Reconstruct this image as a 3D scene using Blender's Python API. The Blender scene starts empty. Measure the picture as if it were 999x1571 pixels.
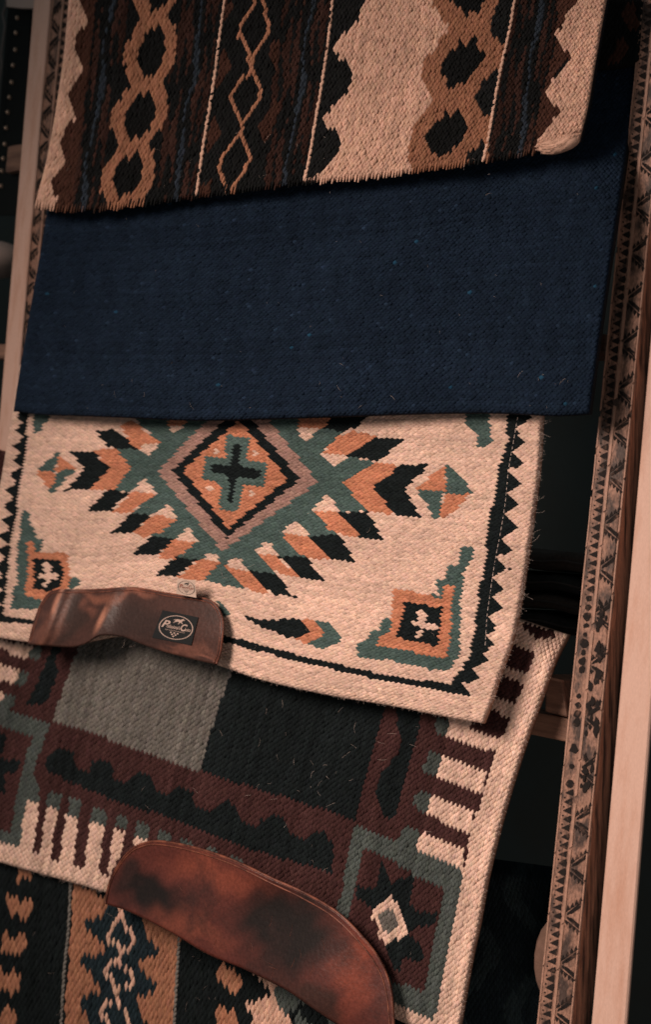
import bpy, math, random
import numpy as np
from mathutils import Matrix, Vector

random.seed(7); rng = np.random.default_rng(7)
C = bpy.context.scene.collection
sc = bpy.context.scene

# ------------------------------------------------------------------ camera
# The rack is one plane: X runs along the rack, U up its posts, N out of it.
F = 2182.0; CX, CY = 499.5, 785.5; Z0 = 1.66

Xc = np.array([1.0997, -0.1033, 1.0]); Xc /= np.linalg.norm(Xc)
Uc = np.array([0.107, 1.0, 0.0]); Uc -= Xc * Uc.dot(Xc); Uc /= np.linalg.norm(Uc)
Nc = np.cross(Xc, Uc)
TH = math.radians(9)
Xw = np.array([1.0, 0, 0]); Uw = np.array([0, math.sin(TH), math.cos(TH)]); Nw = np.array([0, -math.cos(TH), math.sin(TH)])
Rrc = np.stack([Xc, Uc, Nc])               # camera coords -> rack coords
Rwr = np.stack([Xw, Uw, Nw], axis=1)       # rack coords -> world
CAM = Rrc @ np.array([0, 0, Z0])           # the camera in rack coords (origin = point looked at)
ORG = np.array([0, 0, 1.25])

def W(p):                                   # rack -> world
    return np.asarray(p) @ Rwr.T + ORG
def unproj(px, c=0.0):                      # picture point -> rack point at depth c
    px = np.asarray(px, float)
    d = np.stack([(px[..., 0] - CX) / F, -(px[..., 1] - CY) / F, -np.ones(px.shape[:-1])], -1) @ Rrc.T
    t = (np.asarray(c) - CAM[2]) / d[..., 2]
    return CAM + d * t[..., None]
def proj(p):
    q = (np.asarray(p) - CAM) @ Rrc
    return np.stack([CX + F * q[..., 0] / -q[..., 2], CY - F * q[..., 1] / -q[..., 2]], -1)
def slide(p, c):                            # move a rack point to depth c, keeping its place as seen by the camera
    k = (CAM[2] - np.asarray(c)) / (CAM[2] - p[..., 2])
    return CAM + (p - CAM) * k[..., None]

cam_d = bpy.data.cameras.new('camera'); cam = bpy.data.objects.new('camera', cam_d); C.objects.link(cam)
M3 = Rwr @ Rrc
cam.matrix_world = Matrix([list(M3[0]) + [0], list(M3[1]) + [0], list(M3[2]) + [0], [0, 0, 0, 1]])
cam.location = Vector(W(CAM))
cam_d.sensor_fit = 'VERTICAL'; cam_d.sensor_height = 36; cam_d.lens = 36 * F / 1571
cam_d.clip_end = 60; cam_d.clip_start = 0.05
cam_d.dof.use_dof = True
fp = unproj((560, 850), 0.06); cam_d.dof.focus_distance = float(-((fp - CAM) @ Rrc)[2]); cam_d.dof.aperture_fstop = 5.0
sc.camera = cam

# ------------------------------------------------------------------ light
world = bpy.data.worlds.new('World'); sc.world = world; world.use_nodes = True
bg = world.node_tree.nodes['Background']; bg.inputs[0].default_value = (0.62, 0.72, 0.74, 1); bg.inputs[1].default_value = 0.14
def area(name, pos, target, size, power, col, spread=180):
    l = bpy.data.lights.new(name, 'AREA'); l.shape = 'DISK'; l.size = size; l.energy = power; l.color = col; l.spread = math.radians(spread)
    o = bpy.data.objects.new(name, l); C.objects.link(o)
    p = Vector(W(pos)); t = Vector(W(target)); o.location = p
    o.rotation_euler = (t - p).to_track_quat('-Z', 'Y').to_euler()
area('stall_opening_light', (-0.38, 0.72, 1.85), (0.26, -0.42, 0), 0.95, 11.0, (1.0, 0.79, 0.68), 74)
area('low_fill_light', (1.25, -0.75, 0.95), (0.3, -0.45, 0), 0.6, 3.2, (1.0, 0.78, 0.68))
sc.view_settings.view_transform = 'Standard'; sc.view_settings.look = 'None'
sc.view_settings.exposure = 0.0; sc.view_settings.gamma = 1.0
sc.render.engine = 'CYCLES'

# ------------------------------------------------------------------ materials
def lin(c):
    return tuple((x / 255 / 12.92 if x / 255 <= 0.04045 else ((x / 255 + 0.055) / 1.055) ** 2.4) for x in c)
def mat(name, col=None, rough=0.8, attr=False, bump=0.0, bscale=900, var=0.0, vscale=40, stretch=(1, 1, 1), col2=None, spec=0.3, sheen=0.0, coat=0.0, ramp=(0.4, 0.6)):
    m = bpy.data.materials.new(name); m.use_nodes = True; nt = m.node_tree; N = nt.nodes; L = nt.links
    b = N['Principled BSDF']; b.inputs['Roughness'].default_value = rough; b.inputs['Specular IOR Level'].default_value = spec
    b.inputs['Sheen Weight'].default_value = sheen; b.inputs['Coat Weight'].default_value = coat
    tc = N.new('ShaderNodeTexCoord'); mp = N.new('ShaderNodeMapping'); mp.inputs['Scale'].default_value = stretch
    L.new(tc.outputs['Object'], mp.inputs['Vector'])
    if attr:
        a = N.new('ShaderNodeAttribute'); a.attribute_name = 'yarn'; src = a.outputs['Color']
    else:
        r = N.new('ShaderNodeRGB'); r.outputs[0].default_value = (*col, 1); src = r.outputs[0]
    if col2 is not None:
        n = N.new('ShaderNodeTexNoise'); n.inputs['Scale'].default_value = vscale; n.inputs['Detail'].default_value = 6; n.inputs['Roughness'].default_value = 0.62
        L.new(mp.outputs[0], n.inputs['Vector'])
        cr = N.new('ShaderNodeMapRange'); cr.inputs[1].default_value = ramp[0]; cr.inputs[2].default_value = ramp[1]
        L.new(n.outputs['Fac'], cr.inputs[0])
        mx = N.new('ShaderNodeMix'); mx.data_type = 'RGBA'; L.new(cr.outputs[0], mx.inputs['Factor'])
        L.new(src, mx.inputs['A']); mx.inputs['B'].default_value = (*col2, 1); src = mx.outputs['Result']
    if var > 0:
        n = N.new('ShaderNodeTexNoise'); n.inputs['Scale'].default_value = 260; n.inputs['Detail'].default_value = 5; n.inputs['Roughness'].default_value = 0.7
        L.new(mp.outputs[0], n.inputs['Vector'])
        mr = N.new('ShaderNodeMapRange'); mr.inputs[1].default_value = 0.3; mr.inputs[2].default_value = 0.7
        mr.inputs[3].default_value = 1 - var; mr.inputs[4].default_value = 1 + var
        L.new(n.outputs['Fac'], mr.inputs[0])
        vm = N.new('ShaderNodeVectorMath'); vm.operation = 'SCALE'; L.new(src, vm.inputs[0]); L.new(mr.outputs[0], vm.inputs['Scale']); src = vm.outputs[0]
    L.new(src, b.inputs['Base Color'])
    if bump > 0:
        n = N.new('ShaderNodeTexNoise'); n.inputs['Scale'].default_value = bscale; n.inputs['Detail'].default_value = 4
        L.new(mp.outputs[0], n.inputs['Vector'])
        bp = N.new('ShaderNodeBump'); bp.inputs['Strength'].default_value = bump; bp.inputs['Distance'].default_value = 0.001
        L.new(n.outputs['Fac'], bp.inputs['Height']); L.new(bp.outputs[0], b.inputs['Normal'])
    return m

M = {}
M['yarn'] = mat('wool_yarn', attr=True, rough=0.92, bump=0.6, bscale=1100, var=0.16, spec=0.05, sheen=0.0)
M['felt'] = mat('blanket_core', lin((165, 130, 112)), rough=0.95, bump=0.6, bscale=500, var=0.2, spec=0.1)
M['felt_dark'] = mat('dark_blanket_core', (0.012, 0.014, 0.018), rough=0.95, bump=0.6, bscale=500, var=0.3, spec=0.1)
M['plank'] = mat('pale_planed_pine', (0.60, 0.395, 0.315), rough=0.62, bump=0.2, bscale=60, stretch=(6, 6, 0.5), col2=(0.50, 0.28, 0.20), vscale=12, ramp=(0.45, 0.75), spec=0.3, var=0.12)
M['rail'] = mat('rail_wood', (0.26, 0.145, 0.10), rough=0.6, bump=0.4, bscale=70, stretch=(0.8, 12, 12), col2=(0.13, 0.07, 0.05), vscale=14, ramp=(0.4, 0.65), var=0.2)
M['post'] = mat('weathered_post_wood', (0.28, 0.155, 0.11), rough=0.6, bump=0.9, bscale=120, stretch=(2.2, 2.2, 1.0), col2=(0.06, 0.04, 0.033), vscale=34, ramp=(0.45, 0.60), var=0.6)
M['post_side'] = mat('rough_post_side', (0.42, 0.19, 0.12), rough=0.6, bump=0.8, bscale=80, stretch=(9, 9, 0.7), col2=(0.07, 0.036, 0.027), vscale=16, ramp=(0.42, 0.62), var=0.3)
M['worn'] = mat('worn_bare_wood_edge', (0.38, 0.215, 0.155), rough=0.55, bump=0.5, bscale=120, stretch=(3, 3, 1), col2=(0.30, 0.18, 0.13), vscale=60, ramp=(0.45, 0.6), var=0.3)
M['burnt'] = mat('burnt_in_pattern', (0.017, 0.014, 0.013), rough=0.8, spec=0.1, bump=0.4, bscale=300, col2=(0.13, 0.075, 0.055), vscale=110, ramp=(0.56, 0.72))
M['leather'] = mat('red_brown_leather', attr=True, rough=0.34, bump=0.35, bscale=230, col2=(0.028, 0.014, 0.012), vscale=13, ramp=(0.52, 0.72), spec=0.42, var=0.32)
M['leather_b'] = mat('chocolate_leather', attr=True, rough=0.42, bump=0.5, bscale=180, col2=(0.030, 0.017, 0.014), vscale=14, ramp=(0.50, 0.72), spec=0.32, var=0.3)
M['leather_edge'] = mat('burnished_leather_edge', (0.22, 0.075, 0.045), rough=0.4, bump=0.3, bscale=400, col2=(0.07, 0.025, 0.018), vscale=60)
M['black_cloth'] = mat('black_patch_cloth', (0.008, 0.010, 0.011), rough=0.85, bump=0.5, bscale=1500)
M['print'] = mat('pale_print', (0.42, 0.31, 0.26), rough=0.8)
M['tag'] = mat('cream_tag_cloth', (0.50, 0.38, 0.31), rough=0.85, bump=0.4, bscale=1500)
M['tag_black'] = mat('tag_black_print', (0.03, 0.03, 0.03), rough=0.8)
M['tag_red'] = mat('tag_red_print', (0.26, 0.09, 0.06), rough=0.8)
M['wall'] = mat('dark_wall_boards', (0.05, 0.062, 0.06), rough=0.9, bump=0.3, bscale=40, col2=(0.05, 0.055, 0.05), vscale=5)
M['floor'] = mat('dark_floor', (0.05, 0.048, 0.045), rough=0.9, bump=0.3, bscale=60, col2=(0.03, 0.03, 0.03), vscale=8)
M['strap'] = mat('black_strap_leather', (0.008, 0.010, 0.010), rough=0.8, spec=0.1, bump=0.3, bscale=500)
M['stud'] = mat('stud_metal', (0.5, 0.36, 0.27), rough=0.35, spec=0.6)
M['stud'].node_tree.nodes['Principled BSDF'].inputs['Metallic'].default_value = 0.7
M['card'] = mat('beige_card', (0.42, 0.32, 0.28), rough=0.8, bump=0.2, bscale=300)
M['fibre'] = mat('stray_wool_fibre', (0.62, 0.50, 0.44), rough=0.6)
M['cord'] = mat('grey_cord', (0.10, 0.09, 0.085), rough=0.8)

# ------------------------------------------------------------------ object helpers
def root(name, loc, label=None, cat=None, group=None):
    o = bpy.data.objects.new(name, None); C.objects.link(o); o.location = Vector(W(loc)); o.empty_display_size = 0.05
    if label: o['label'] = label
    if cat: o['category'] = cat
    if group: o['group'] = group
    return o
def parent(o, p):
    if p is not None:
        o.parent = p; o.matrix_parent_inverse = Matrix.Translation(-Vector(absloc(p)))
def absloc(p):
    v = Vector((0, 0, 0))
    return Vector(p.location) if p.parent is None and p.type == 'EMPTY' else v
def mesh_obj(name, verts, faces, mats, par=None, smooth=True, cols=None, mi=None, kind=None, label=None):
    """verts are rack coordinates"""
    verts = W(np.asarray(verts, float))
    me = bpy.data.meshes.new(name)
    if isinstance(faces, np.ndarray):
        nf, k = faces.shape
        me.vertices.add(len(verts)); me.vertices.foreach_set('co', verts.astype(np.float32).ravel())
        me.loops.add(nf * k); me.loops.foreach_set('vertex_index', faces.astype(np.int32).ravel())
        me.polygons.add(nf); me.polygons.foreach_set('loop_start', np.arange(nf, dtype=np.int32) * k)
        me.polygons.foreach_set('loop_total', np.full(nf, k, dtype=np.int32))
        me.update(calc_edges=True)
    else:
        me.from_pydata([tuple(v) for v in verts], [], [tuple(f) for f in faces]); me.update()
    me.polygons.foreach_set('use_smooth', np.full(len(me.polygons), bool(smooth)))
    if not isinstance(mats, (list, tuple)): mats = [mats]
    for m in mats: me.materials.append(m)
    if mi is not None: me.polygons.foreach_set('material_index', np.asarray(mi, dtype=np.int32))
    if cols is not None:
        a = me.color_attributes.new('yarn', 'FLOAT_COLOR', 'POINT')
        a.data.foreach_set('color', np.concatenate([cols, np.ones((len(cols), 1))], 1).astype(np.float32).ravel())
    o = bpy.data.objects.new(name, me); C.objects.link(o)
    parent(o, par)
    if kind: o['kind'] = kind
    if label: o['label'] = label
    return o
def join(parts):
    vs, fs, n = [], [], 0
    for v, f in parts:
        v = np.asarray(v, float); vs.append(v); fs += [tuple(i + n for i in ff) for ff in f]; n += len(v)
    return np.concatenate(vs), fs
def prism(loop, back, c0=None):
    """front loop (rack points) and a depth: a closed solid"""
    f = np.asarray(loop, float); b = f + np.array([0, 0, -back]); n = len(f)
    faces = [tuple(range(n)), tuple(reversed(range(n, 2 * n)))] + [(i, i + n, (i + 1) % n + n, (i + 1) % n) for i in range(n)]
    return np.concatenate([f, b]), faces
def bevel_obj(o, w=0.0015, seg=2):
    m = o.modifiers.new('bevel', 'BEVEL'); m.width = w; m.segments = seg; m.limit_method = 'ANGLE'; m.angle_limit = 0.6
def tube(path, r, sides=6, closed=False, wob=0.0):
    path = np.asarray(path, float); n = len(path)
    rr = np.broadcast_to(np.asarray(r, float), (n,))
    t = np.gradient(path, axis=0); t /= np.linalg.norm(t, axis=1)[:, None] + 1e-12
    up = np.array([0.05, 0.02, 1.0]); s = np.cross(t, up); s /= np.linalg.norm(s, axis=1)[:, None] + 1e-12
    q = np.cross(s, t)
    ang = np.arange(sides) * 2 * math.pi / sides
    v = path[:, None] + rr[:, None, None] * (np.cos(ang)[None, :, None] * s[:, None] + np.sin(ang)[None, :, None] * q[:, None])
    f = []
    for i in range(n - 1):
        for k in range(sides):
            a = i * sides + k; b = i * sides + (k + 1) % sides
            f.append((a, b, b + sides, a + sides))
    f.append(tuple(range(sides))); f.append(tuple(reversed(range((n - 1) * sides, n * sides))))
    return v.reshape(-1, 3), f
def catmull(p, n=60):
    p = np.asarray(p, float)
    if len(p) == 2: return p[0] + (p[1] - p[0]) * np.linspace(0, 1, n)[:, None]
    e = np.concatenate([[2 * p[0] - p[1]], p, [2 * p[-1] - p[-2]]]); out = []
    for i in range(len(p) - 1):
        a, b, c, d = e[i:i + 4]; t = np.linspace(0, 1, 14, endpoint=False)[:, None]
        out.append(0.5 * (2 * b + (c - a) * t + (2 * a - 5 * b + 4 * c - d) * t ** 2 + (3 * b - a - 3 * c + d) * t ** 3))
    out = np.concatenate(out + [p[-1:]])
    s = np.concatenate([[0], np.cumsum(np.linalg.norm(np.diff(out, axis=0), axis=1))])
    q = np.linspace(0, s[-1], n)
    return np.stack([np.interp(q, s, out[:, k]) for k in range(out.shape[1])], 1)
def inpoly(P, poly):
    x, y = P[:, 0], P[:, 1]; r = np.zeros(len(P), bool); n = len(poly)
    for i in range(n):
        x1, y1 = poly[i]; x2, y2 = poly[(i + 1) % n]
        if y1 == y2: continue
        k = (y1 > y) != (y2 > y)
        r ^= k & (x < (x2 - x1) * (y - y1) / (y2 - y1) + x1)
    return r
def nearline(P, line, w):
    r = np.zeros(len(P), bool)
    for a, b in zip(line[:-1], line[1:]):
        a = np.asarray(a, float); d = np.asarray(b, float) - a
        t = np.clip(((P - a) @ d) / (d @ d), 0, 1)
        r |= np.linalg.norm(P - (a + t[:, None] * d), axis=1) < w
    return r
def ell(x, y, rx, ry, n=8):
    return [(x + rx * math.cos(i * 2 * math.pi / n), y + ry * math.sin(i * 2 * math.pi / n)) for i in range(n)]

class Sheet:
    """a hanging cloth: four edges given as seen in the photograph, its depth c0 off the rack and a bulge"""
    def __init__(s, top, bottom, left, right, c0, bulge=None, edge=0.006, toproll=0.0, n=120):
        f = lambda e: unproj(catmull(e, n), c0)
        s.c0 = c0; s.T, s.B, s.L, s.R = f(top), f(bottom), f(left), f(right)
        s.bulge = bulge or (lambda x, y: 0 * x); s.edge = edge; s.toproll = toproll; s.n = n
        s.wid = 0.5 * (np.linalg.norm(np.diff(s.T, axis=0), axis=1).sum() + np.linalg.norm(np.diff(s.B, axis=0), axis=1).sum())
        s.hei = 0.5 * (np.linalg.norm(np.diff(s.L, axis=0), axis=1).sum() + np.linalg.norm(np.diff(s.R, axis=0), axis=1).sum())
    def _i(s, A, t):
        q = np.linspace(0, 1, s.n)
        return np.stack([np.interp(t, q, A[:, k]) for k in range(3)], -1)
    def flat(s, u, v):
        u_, v_ = u[..., None], v[..., None]
        c = (1 - v_) * s._i(s.T, u) + v_ * s._i(s.B, u) + (1 - u_) * s._i(s.L, v) + u_ * s._i(s.R, v)
        return c - ((1 - u_) * (1 - v_) * s.T[0] + u_ * (1 - v_) * s.T[-1] + (1 - u_) * v_ * s.B[0] + u_ * v_ * s.B[-1])
    def depth_px(s, px, h=0.0):
        return s.c0 + s.bulge(px[..., 0], px[..., 1]) + h
    def pt(s, u, v, h=0.0):
        u = np.clip(u, 0, 1); v = np.clip(v, 0, 1)
        p = s.flat(u, v); px = proj(p)
        d = np.minimum(np.minimum(u, 1 - u) * s.wid, np.minimum(v, 1 - v) * s.hei)
        r = s.edge; k = np.clip(r - d, 0, r); drop = r - np.sqrt(np.maximum(r * r - k * k, 0))
        if s.toproll: drop = drop + s.toproll * np.clip(1 - v / 0.09, 0, 1) ** 2
        return slide(p, s.c0 + s.bulge(px[..., 0], px[..., 1]) + h - drop), px
    def at(s, px, h=0.0):                    # point on the cloth at a picture point
        px = np.asarray(px, float)
        return unproj(px, s.depth_px(px, h))

def grid_faces(nx, ny):
    i, j = np.meshgrid(np.arange(nx - 1), np.arange(ny - 1), indexing='ij'); a = (i * ny + j).ravel()
    return np.stack([a, a + ny, a + ny + 1, a + 1], 1)
def slab(name, sh, m, par, thick=0.011, nx=90, ny=60, inset=0.0, h=-0.0009, **k):
    """closed thick body of a sheet"""
    u, v = np.meshgrid(np.linspace(inset, 1 - inset, nx), np.linspace(inset, 1 - inset, ny), indexing='ij')
    p, _ = sh.pt(u, v, h); q = p.copy(); q[..., 2] = np.minimum(q[..., 2] - 0.0008, sh.depth_px(proj(p)) + h - thick)
    V = np.concatenate([p.reshape(-1, 3), q.reshape(-1, 3)]); n = nx * ny
    f = grid_faces(nx, ny); f = f[:, ::-1]; fb = f[:, ::-1] + n
    rim = [i * ny for i in range(nx)] + [(nx - 1) * ny + j for j in range(1, ny)] + [i * ny + ny - 1 for i in range(nx - 2, -1, -1)] + [j for j in range(ny - 2, 0, -1)]
    rim = np.array(rim); r2 = np.roll(rim, -1)
    side = np.stack([rim, r2, r2 + n, rim + n], 1)
    return mesh_obj(name, V, np.concatenate([f, fb, side]), m, par, **k)

GX, GY = np.meshgrid(np.linspace(-1, 1, 5), np.linspace(-1, 1, 4), indexing='ij')
GX, GY = GX.ravel(), GY.ravel(); GF = grid_faces(5, 4)[:, ::-1]
def emit(sh_pts, base_cols, name, par, **k):
    """sh_pts: (n,20,3) stitch patches, base_cols (n,3)"""
    n = len(sh_pts)
    if n == 0: return None
    F_ = (GF[None] + (np.arange(n) * 20)[:, None, None]).reshape(-1, 4)
    cols = np.repeat(base_cols, 20, axis=0)
    return mesh_obj(name, sh_pts.reshape(-1, 3), F_, M['yarn'], par, cols=cols, **k)

def weave(sh, par, nu, nv, orient, colour, height=0.0013, jit=0.13, labels=None, slant=0.0, rowv=0.05):
    """every stitch of the cloth is its own small pillow; colour(px) gives (colour, part key) per stitch"""
    if orient == 'h':
        j, i = np.meshgrid(np.arange(nv), np.arange(nu + 1), indexing='ij')
        u = (i + 0.5 * (j % 2)) / nu; v = (j + 0.5) / nv; hu, hv = 0.62 / nu, 1.12 / nv
    else:
        j, i = np.meshgrid(np.arange(nv + 1), np.arange(nu), indexing='ij')
        v = (j + 0.5 * (i % 2)) / nv; u = (i + 0.5) / nu; hu, hv = 1.12 / nu, 0.62 / nv
    u = u.ravel(); v = v.ravel(); k = (u <= 1.0) & (v <= 1.0); u, v = u[k], v[k]; n = len(u)
    px0 = proj(sh.flat(np.clip(u, 0, 1), np.clip(v, 0, 1)))
    keep = (px0[:, 0] > -40) & (px0[:, 0] < 1040) & (px0[:, 1] > -45) & (px0[:, 1] < 1616)
    u, v, px0 = u[keep], v[keep], px0[keep]; n = len(u)
    col, key = colour(px0)
    ju = rng.normal(0, 0.05, n) / nu; jv = rng.normal(0, 0.05, n) / nv
    s = 1 + rng.normal(0, 0.05, n)
    gx, gy = (GX, GY) if orient == 'h' else (GY, GX)
    sl = slant * (1 if orient == 'h' else 0)
    if orient == 'h':
        tx, ty = 1.0, np.sqrt(1 - 0.62 * gx ** 2)
    else:
        tx, ty = np.sqrt(1 - 0.62 * gy ** 2), 1.0
    U = (u + ju)[:, None] + (gx * tx)[None] * hu * s[:, None] + (slant * gy[None] / nu if orient == 'v' else 0)
    V = (v + jv)[:, None] + (gy * ty)[None] * hv * s[:, None] + (slant * gx[None] / nv if orient == 'h' else 0)
    r2 = 0.80 * (gx ** 2) + 0.92 * (gy ** 2) if orient == 'h' else 0.92 * (gx ** 2) + 0.80 * (gy ** 2)
    H = (height * (1 + rng.normal(0, jit, n)))[:, None] * (1 - r2)[None]
    tilt = rng.normal(0, 0.12, n)[:, None] * height
    H = H + tilt * (gx + gy)[None]
    P, _ = sh.pt(U, V, H)
    if orient == 'v': order = np.arange(20)
    if orient == 'v':
        P = P[:, :, :]
    X_, Y_ = px0[:, 0], px0[:, 1]
    lo = 1 + 0.035 * np.sin(X_ / 37 + 1.7 * np.sin(Y_ / 61)) + 0.03 * np.sin(Y_ / 29 + 2 * np.sin(X_ / 83)) + 0.03 * np.sin((X_ + Y_) / 17 + np.sin(X_ / 23))
    row = 1 + rowv * np.random.default_rng(3).normal(0, 1, 4000)[(np.round((v if orient == 'h' else u) * (nv if orient == 'h' else nu)).astype(int)) % 4000]
    col = col * (lo * row)[:, None]
    col = col * (1 + rng.normal(0, 0.09, n))[:, None] * (1 + rng.normal(0, 0.015, (n, 3)))
    col = np.clip(col, 0.002, 0.95)
    keys = np.array(key)
    for kk in dict.fromkeys(keys.tolist()):
        q = keys == kk
        o = emit(P[q], col[q], kk.split('#')[0], par)
        if o is not None and labels and kk in labels: o['label'] = labels[kk]
    return n

def lens_line(sh, line, length, width, col, name, par, height=0.0022, twist=0.25, gap=1.0, kind=None):
    """a raised yarn: overlapping lens shaped loops laid end to end along a picture line"""
    n = max(2, int(sum(math.dist(a, b) for a, b in zip(line[:-1], line[1:])) / (length * 0.8 * gap)))
    p = catmull(line, n + 1); c = 0.5 * (p[1:] + p[:-1]); d = p[1:] - p[:-1]; d /= np.linalg.norm(d, axis=1)[:, None]
    a = rng.normal(0, 0.05, n) + twist
    d = np.stack([d[:, 0] * np.cos(a) - d[:, 1] * np.sin(a), d[:, 0] * np.sin(a) + d[:, 1] * np.cos(a)], 1)
    q = np.stack([-d[:, 1], d[:, 0]], 1)
    px = c[:, None] + d[:, None] * GX[None, :, None] * length * 0.62 + q[:, None] * (GY * np.sqrt(1 - 0.55 * GX ** 2))[None, :, None] * width * 0.5
    H = height * (1.15 - 0.95 * GY ** 2 - 0.5 * GX ** 2) - 0.0002
    P = sh.at(px, np.broadcast_to(H, (n, 20)))
    cc = np.tile(np.asarray(col, float), (n, 1)) * (1 + rng.normal(0, 0.08, n))[:, None]
    return P, cc
def lens_obj(sh, lines, length, width, col, name, par, split=False, **k):
    if split:
        for l in lines: lens_obj(sh, [l], length, width, col, name, par, **k)
        return
    r = [lens_line(sh, l, length, width, col, name, par, **k) for l in lines]
    P = np.concatenate([a for a, b in r]); cc = np.concatenate([b for a, b in r])
    # orient upward
    return emit(P, cc, name, par)

def fibres(sh, par, n, region, name='stray_fibre', mn=4, mx=17, r=0.00007, up=0.003, edge=None):
    parts = []
    for _ in range(n):
        x, y = random.uniform(*region[:2]), random.uniform(*region[2:])
        L = random.uniform(mn, mx); a = random.uniform(0, 6.28); b = random.gauss(0, 0.7)
        if edge: x = float(np.interp(y, *edge)) - random.uniform(0, 12); a = random.gauss(-.2, .8)
        pts = []; q = np.array([x, y])
        for k in range(6):
            pts.append(sh.at(q, 0.0016 + up * math.sin(math.pi * k / 5) * random.uniform(.4, 1))); q = q + L / 5 * np.array([math.cos(a), math.sin(a)]); a += b / 5
        parts.append(tube(pts, r, 3))
    v, f = join(parts); return mesh_obj(name, v, f, M['fibre'], par, kind='stuff')

def painter(layers, ground, gkey):
    """layers painted in order; each is (part key, colour, polygon)"""
    def fn(px):
        n = len(px); col = np.tile(np.asarray(ground, float), (n, 1)); key = np.array([gkey] * n, dtype=object)
        for k, c, poly in layers:
            m = c(px) if callable(poly) else None
            q = poly(px) if callable(poly) else inpoly(px, poly)
            col[q] = (m[q] if m is not None else np.asarray(c)); key[q] = k
        return col, key
    return fn

# ------------------------------------------------------------------ colours of the yarns (linear)
CREAM = np.array([0.60, 0.420, 0.335]); CREAM_T = np.array([0.54, 0.34, 0.255])  # CREAM_T: browner cream, darkened to carry the light's falloff on the top blanket
ORANGE = np.array([0.46, 0.190, 0.110]); GREEN = np.array([0.062, 0.098, 0.091]); BLACKY = np.array([0.009, 0.0125, 0.0135])
TAUPE = np.array([0.30, 0.185, 0.155]); NAVY = np.array([0.0080, 0.0152, 0.0285])
MAROON = np.array([0.050, 0.0225, 0.0215]); GREY = np.array([0.128, 0.120, 0.108]); GREY_D = np.array([0.062, 0.075, 0.07])
TAN = np.array([0.31, 0.145, 0.088]); BROWN = np.array([0.055, 0.025, 0.018]); DARK = np.array([0.0085, 0.0092, 0.0095])
RUST = np.array([0.040, 0.020, 0.016]); SLATE = np.array([0.024, 0.032, 0.043]); TEAL = np.array([0.014, 0.024, 0.030])
def sstep(x, a, b):
    t = np.clip((x - a) / (b - a), 0, 1); return t * t * (3 - 2 * t)

# ------------------------------------------------------------------ the setting behind
def box_pts(a0, a1, b0, b1, c0, c1):
    return prism([(a0, b0, c1), (a1, b0, c1), (a1, b1, c1), (a0, b1, c1)], c1 - c0)
def setting(name, v, f, m):
    o = mesh_obj(name, v, f, m, None, smooth=False); o['kind'] = 'structure'; return o
v, f = box_pts(-4.5, 3.2, -1.6, 2.2, -1.15, -1.10); setting('wall', v, f, M['wall'])
flo = []
for a, c in ((-4.5, -1.1), (3.2, -1.1), (3.2, 3.0), (-4.5, 3.0)): flo.append((a, c))
zf = W(np.array([0, -1.25, 0]))[2]
def rack_from_world(x, y, z):
    return (np.array([x, y, z]) - ORG) @ Rwr
pts = [rack_from_world(x, y, z) for z in (zf, zf - 0.05) for x, y in ((-4, -3), (4, -3), (4, 1.6), (-4, 1.6))]
setting('floor', pts, [(0, 1, 2, 3), (7, 6, 5, 4), (0, 4, 5, 1), (1, 5, 6, 2), (2, 6, 7, 3), (3, 7, 4, 0)], M['floor'])

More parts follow.
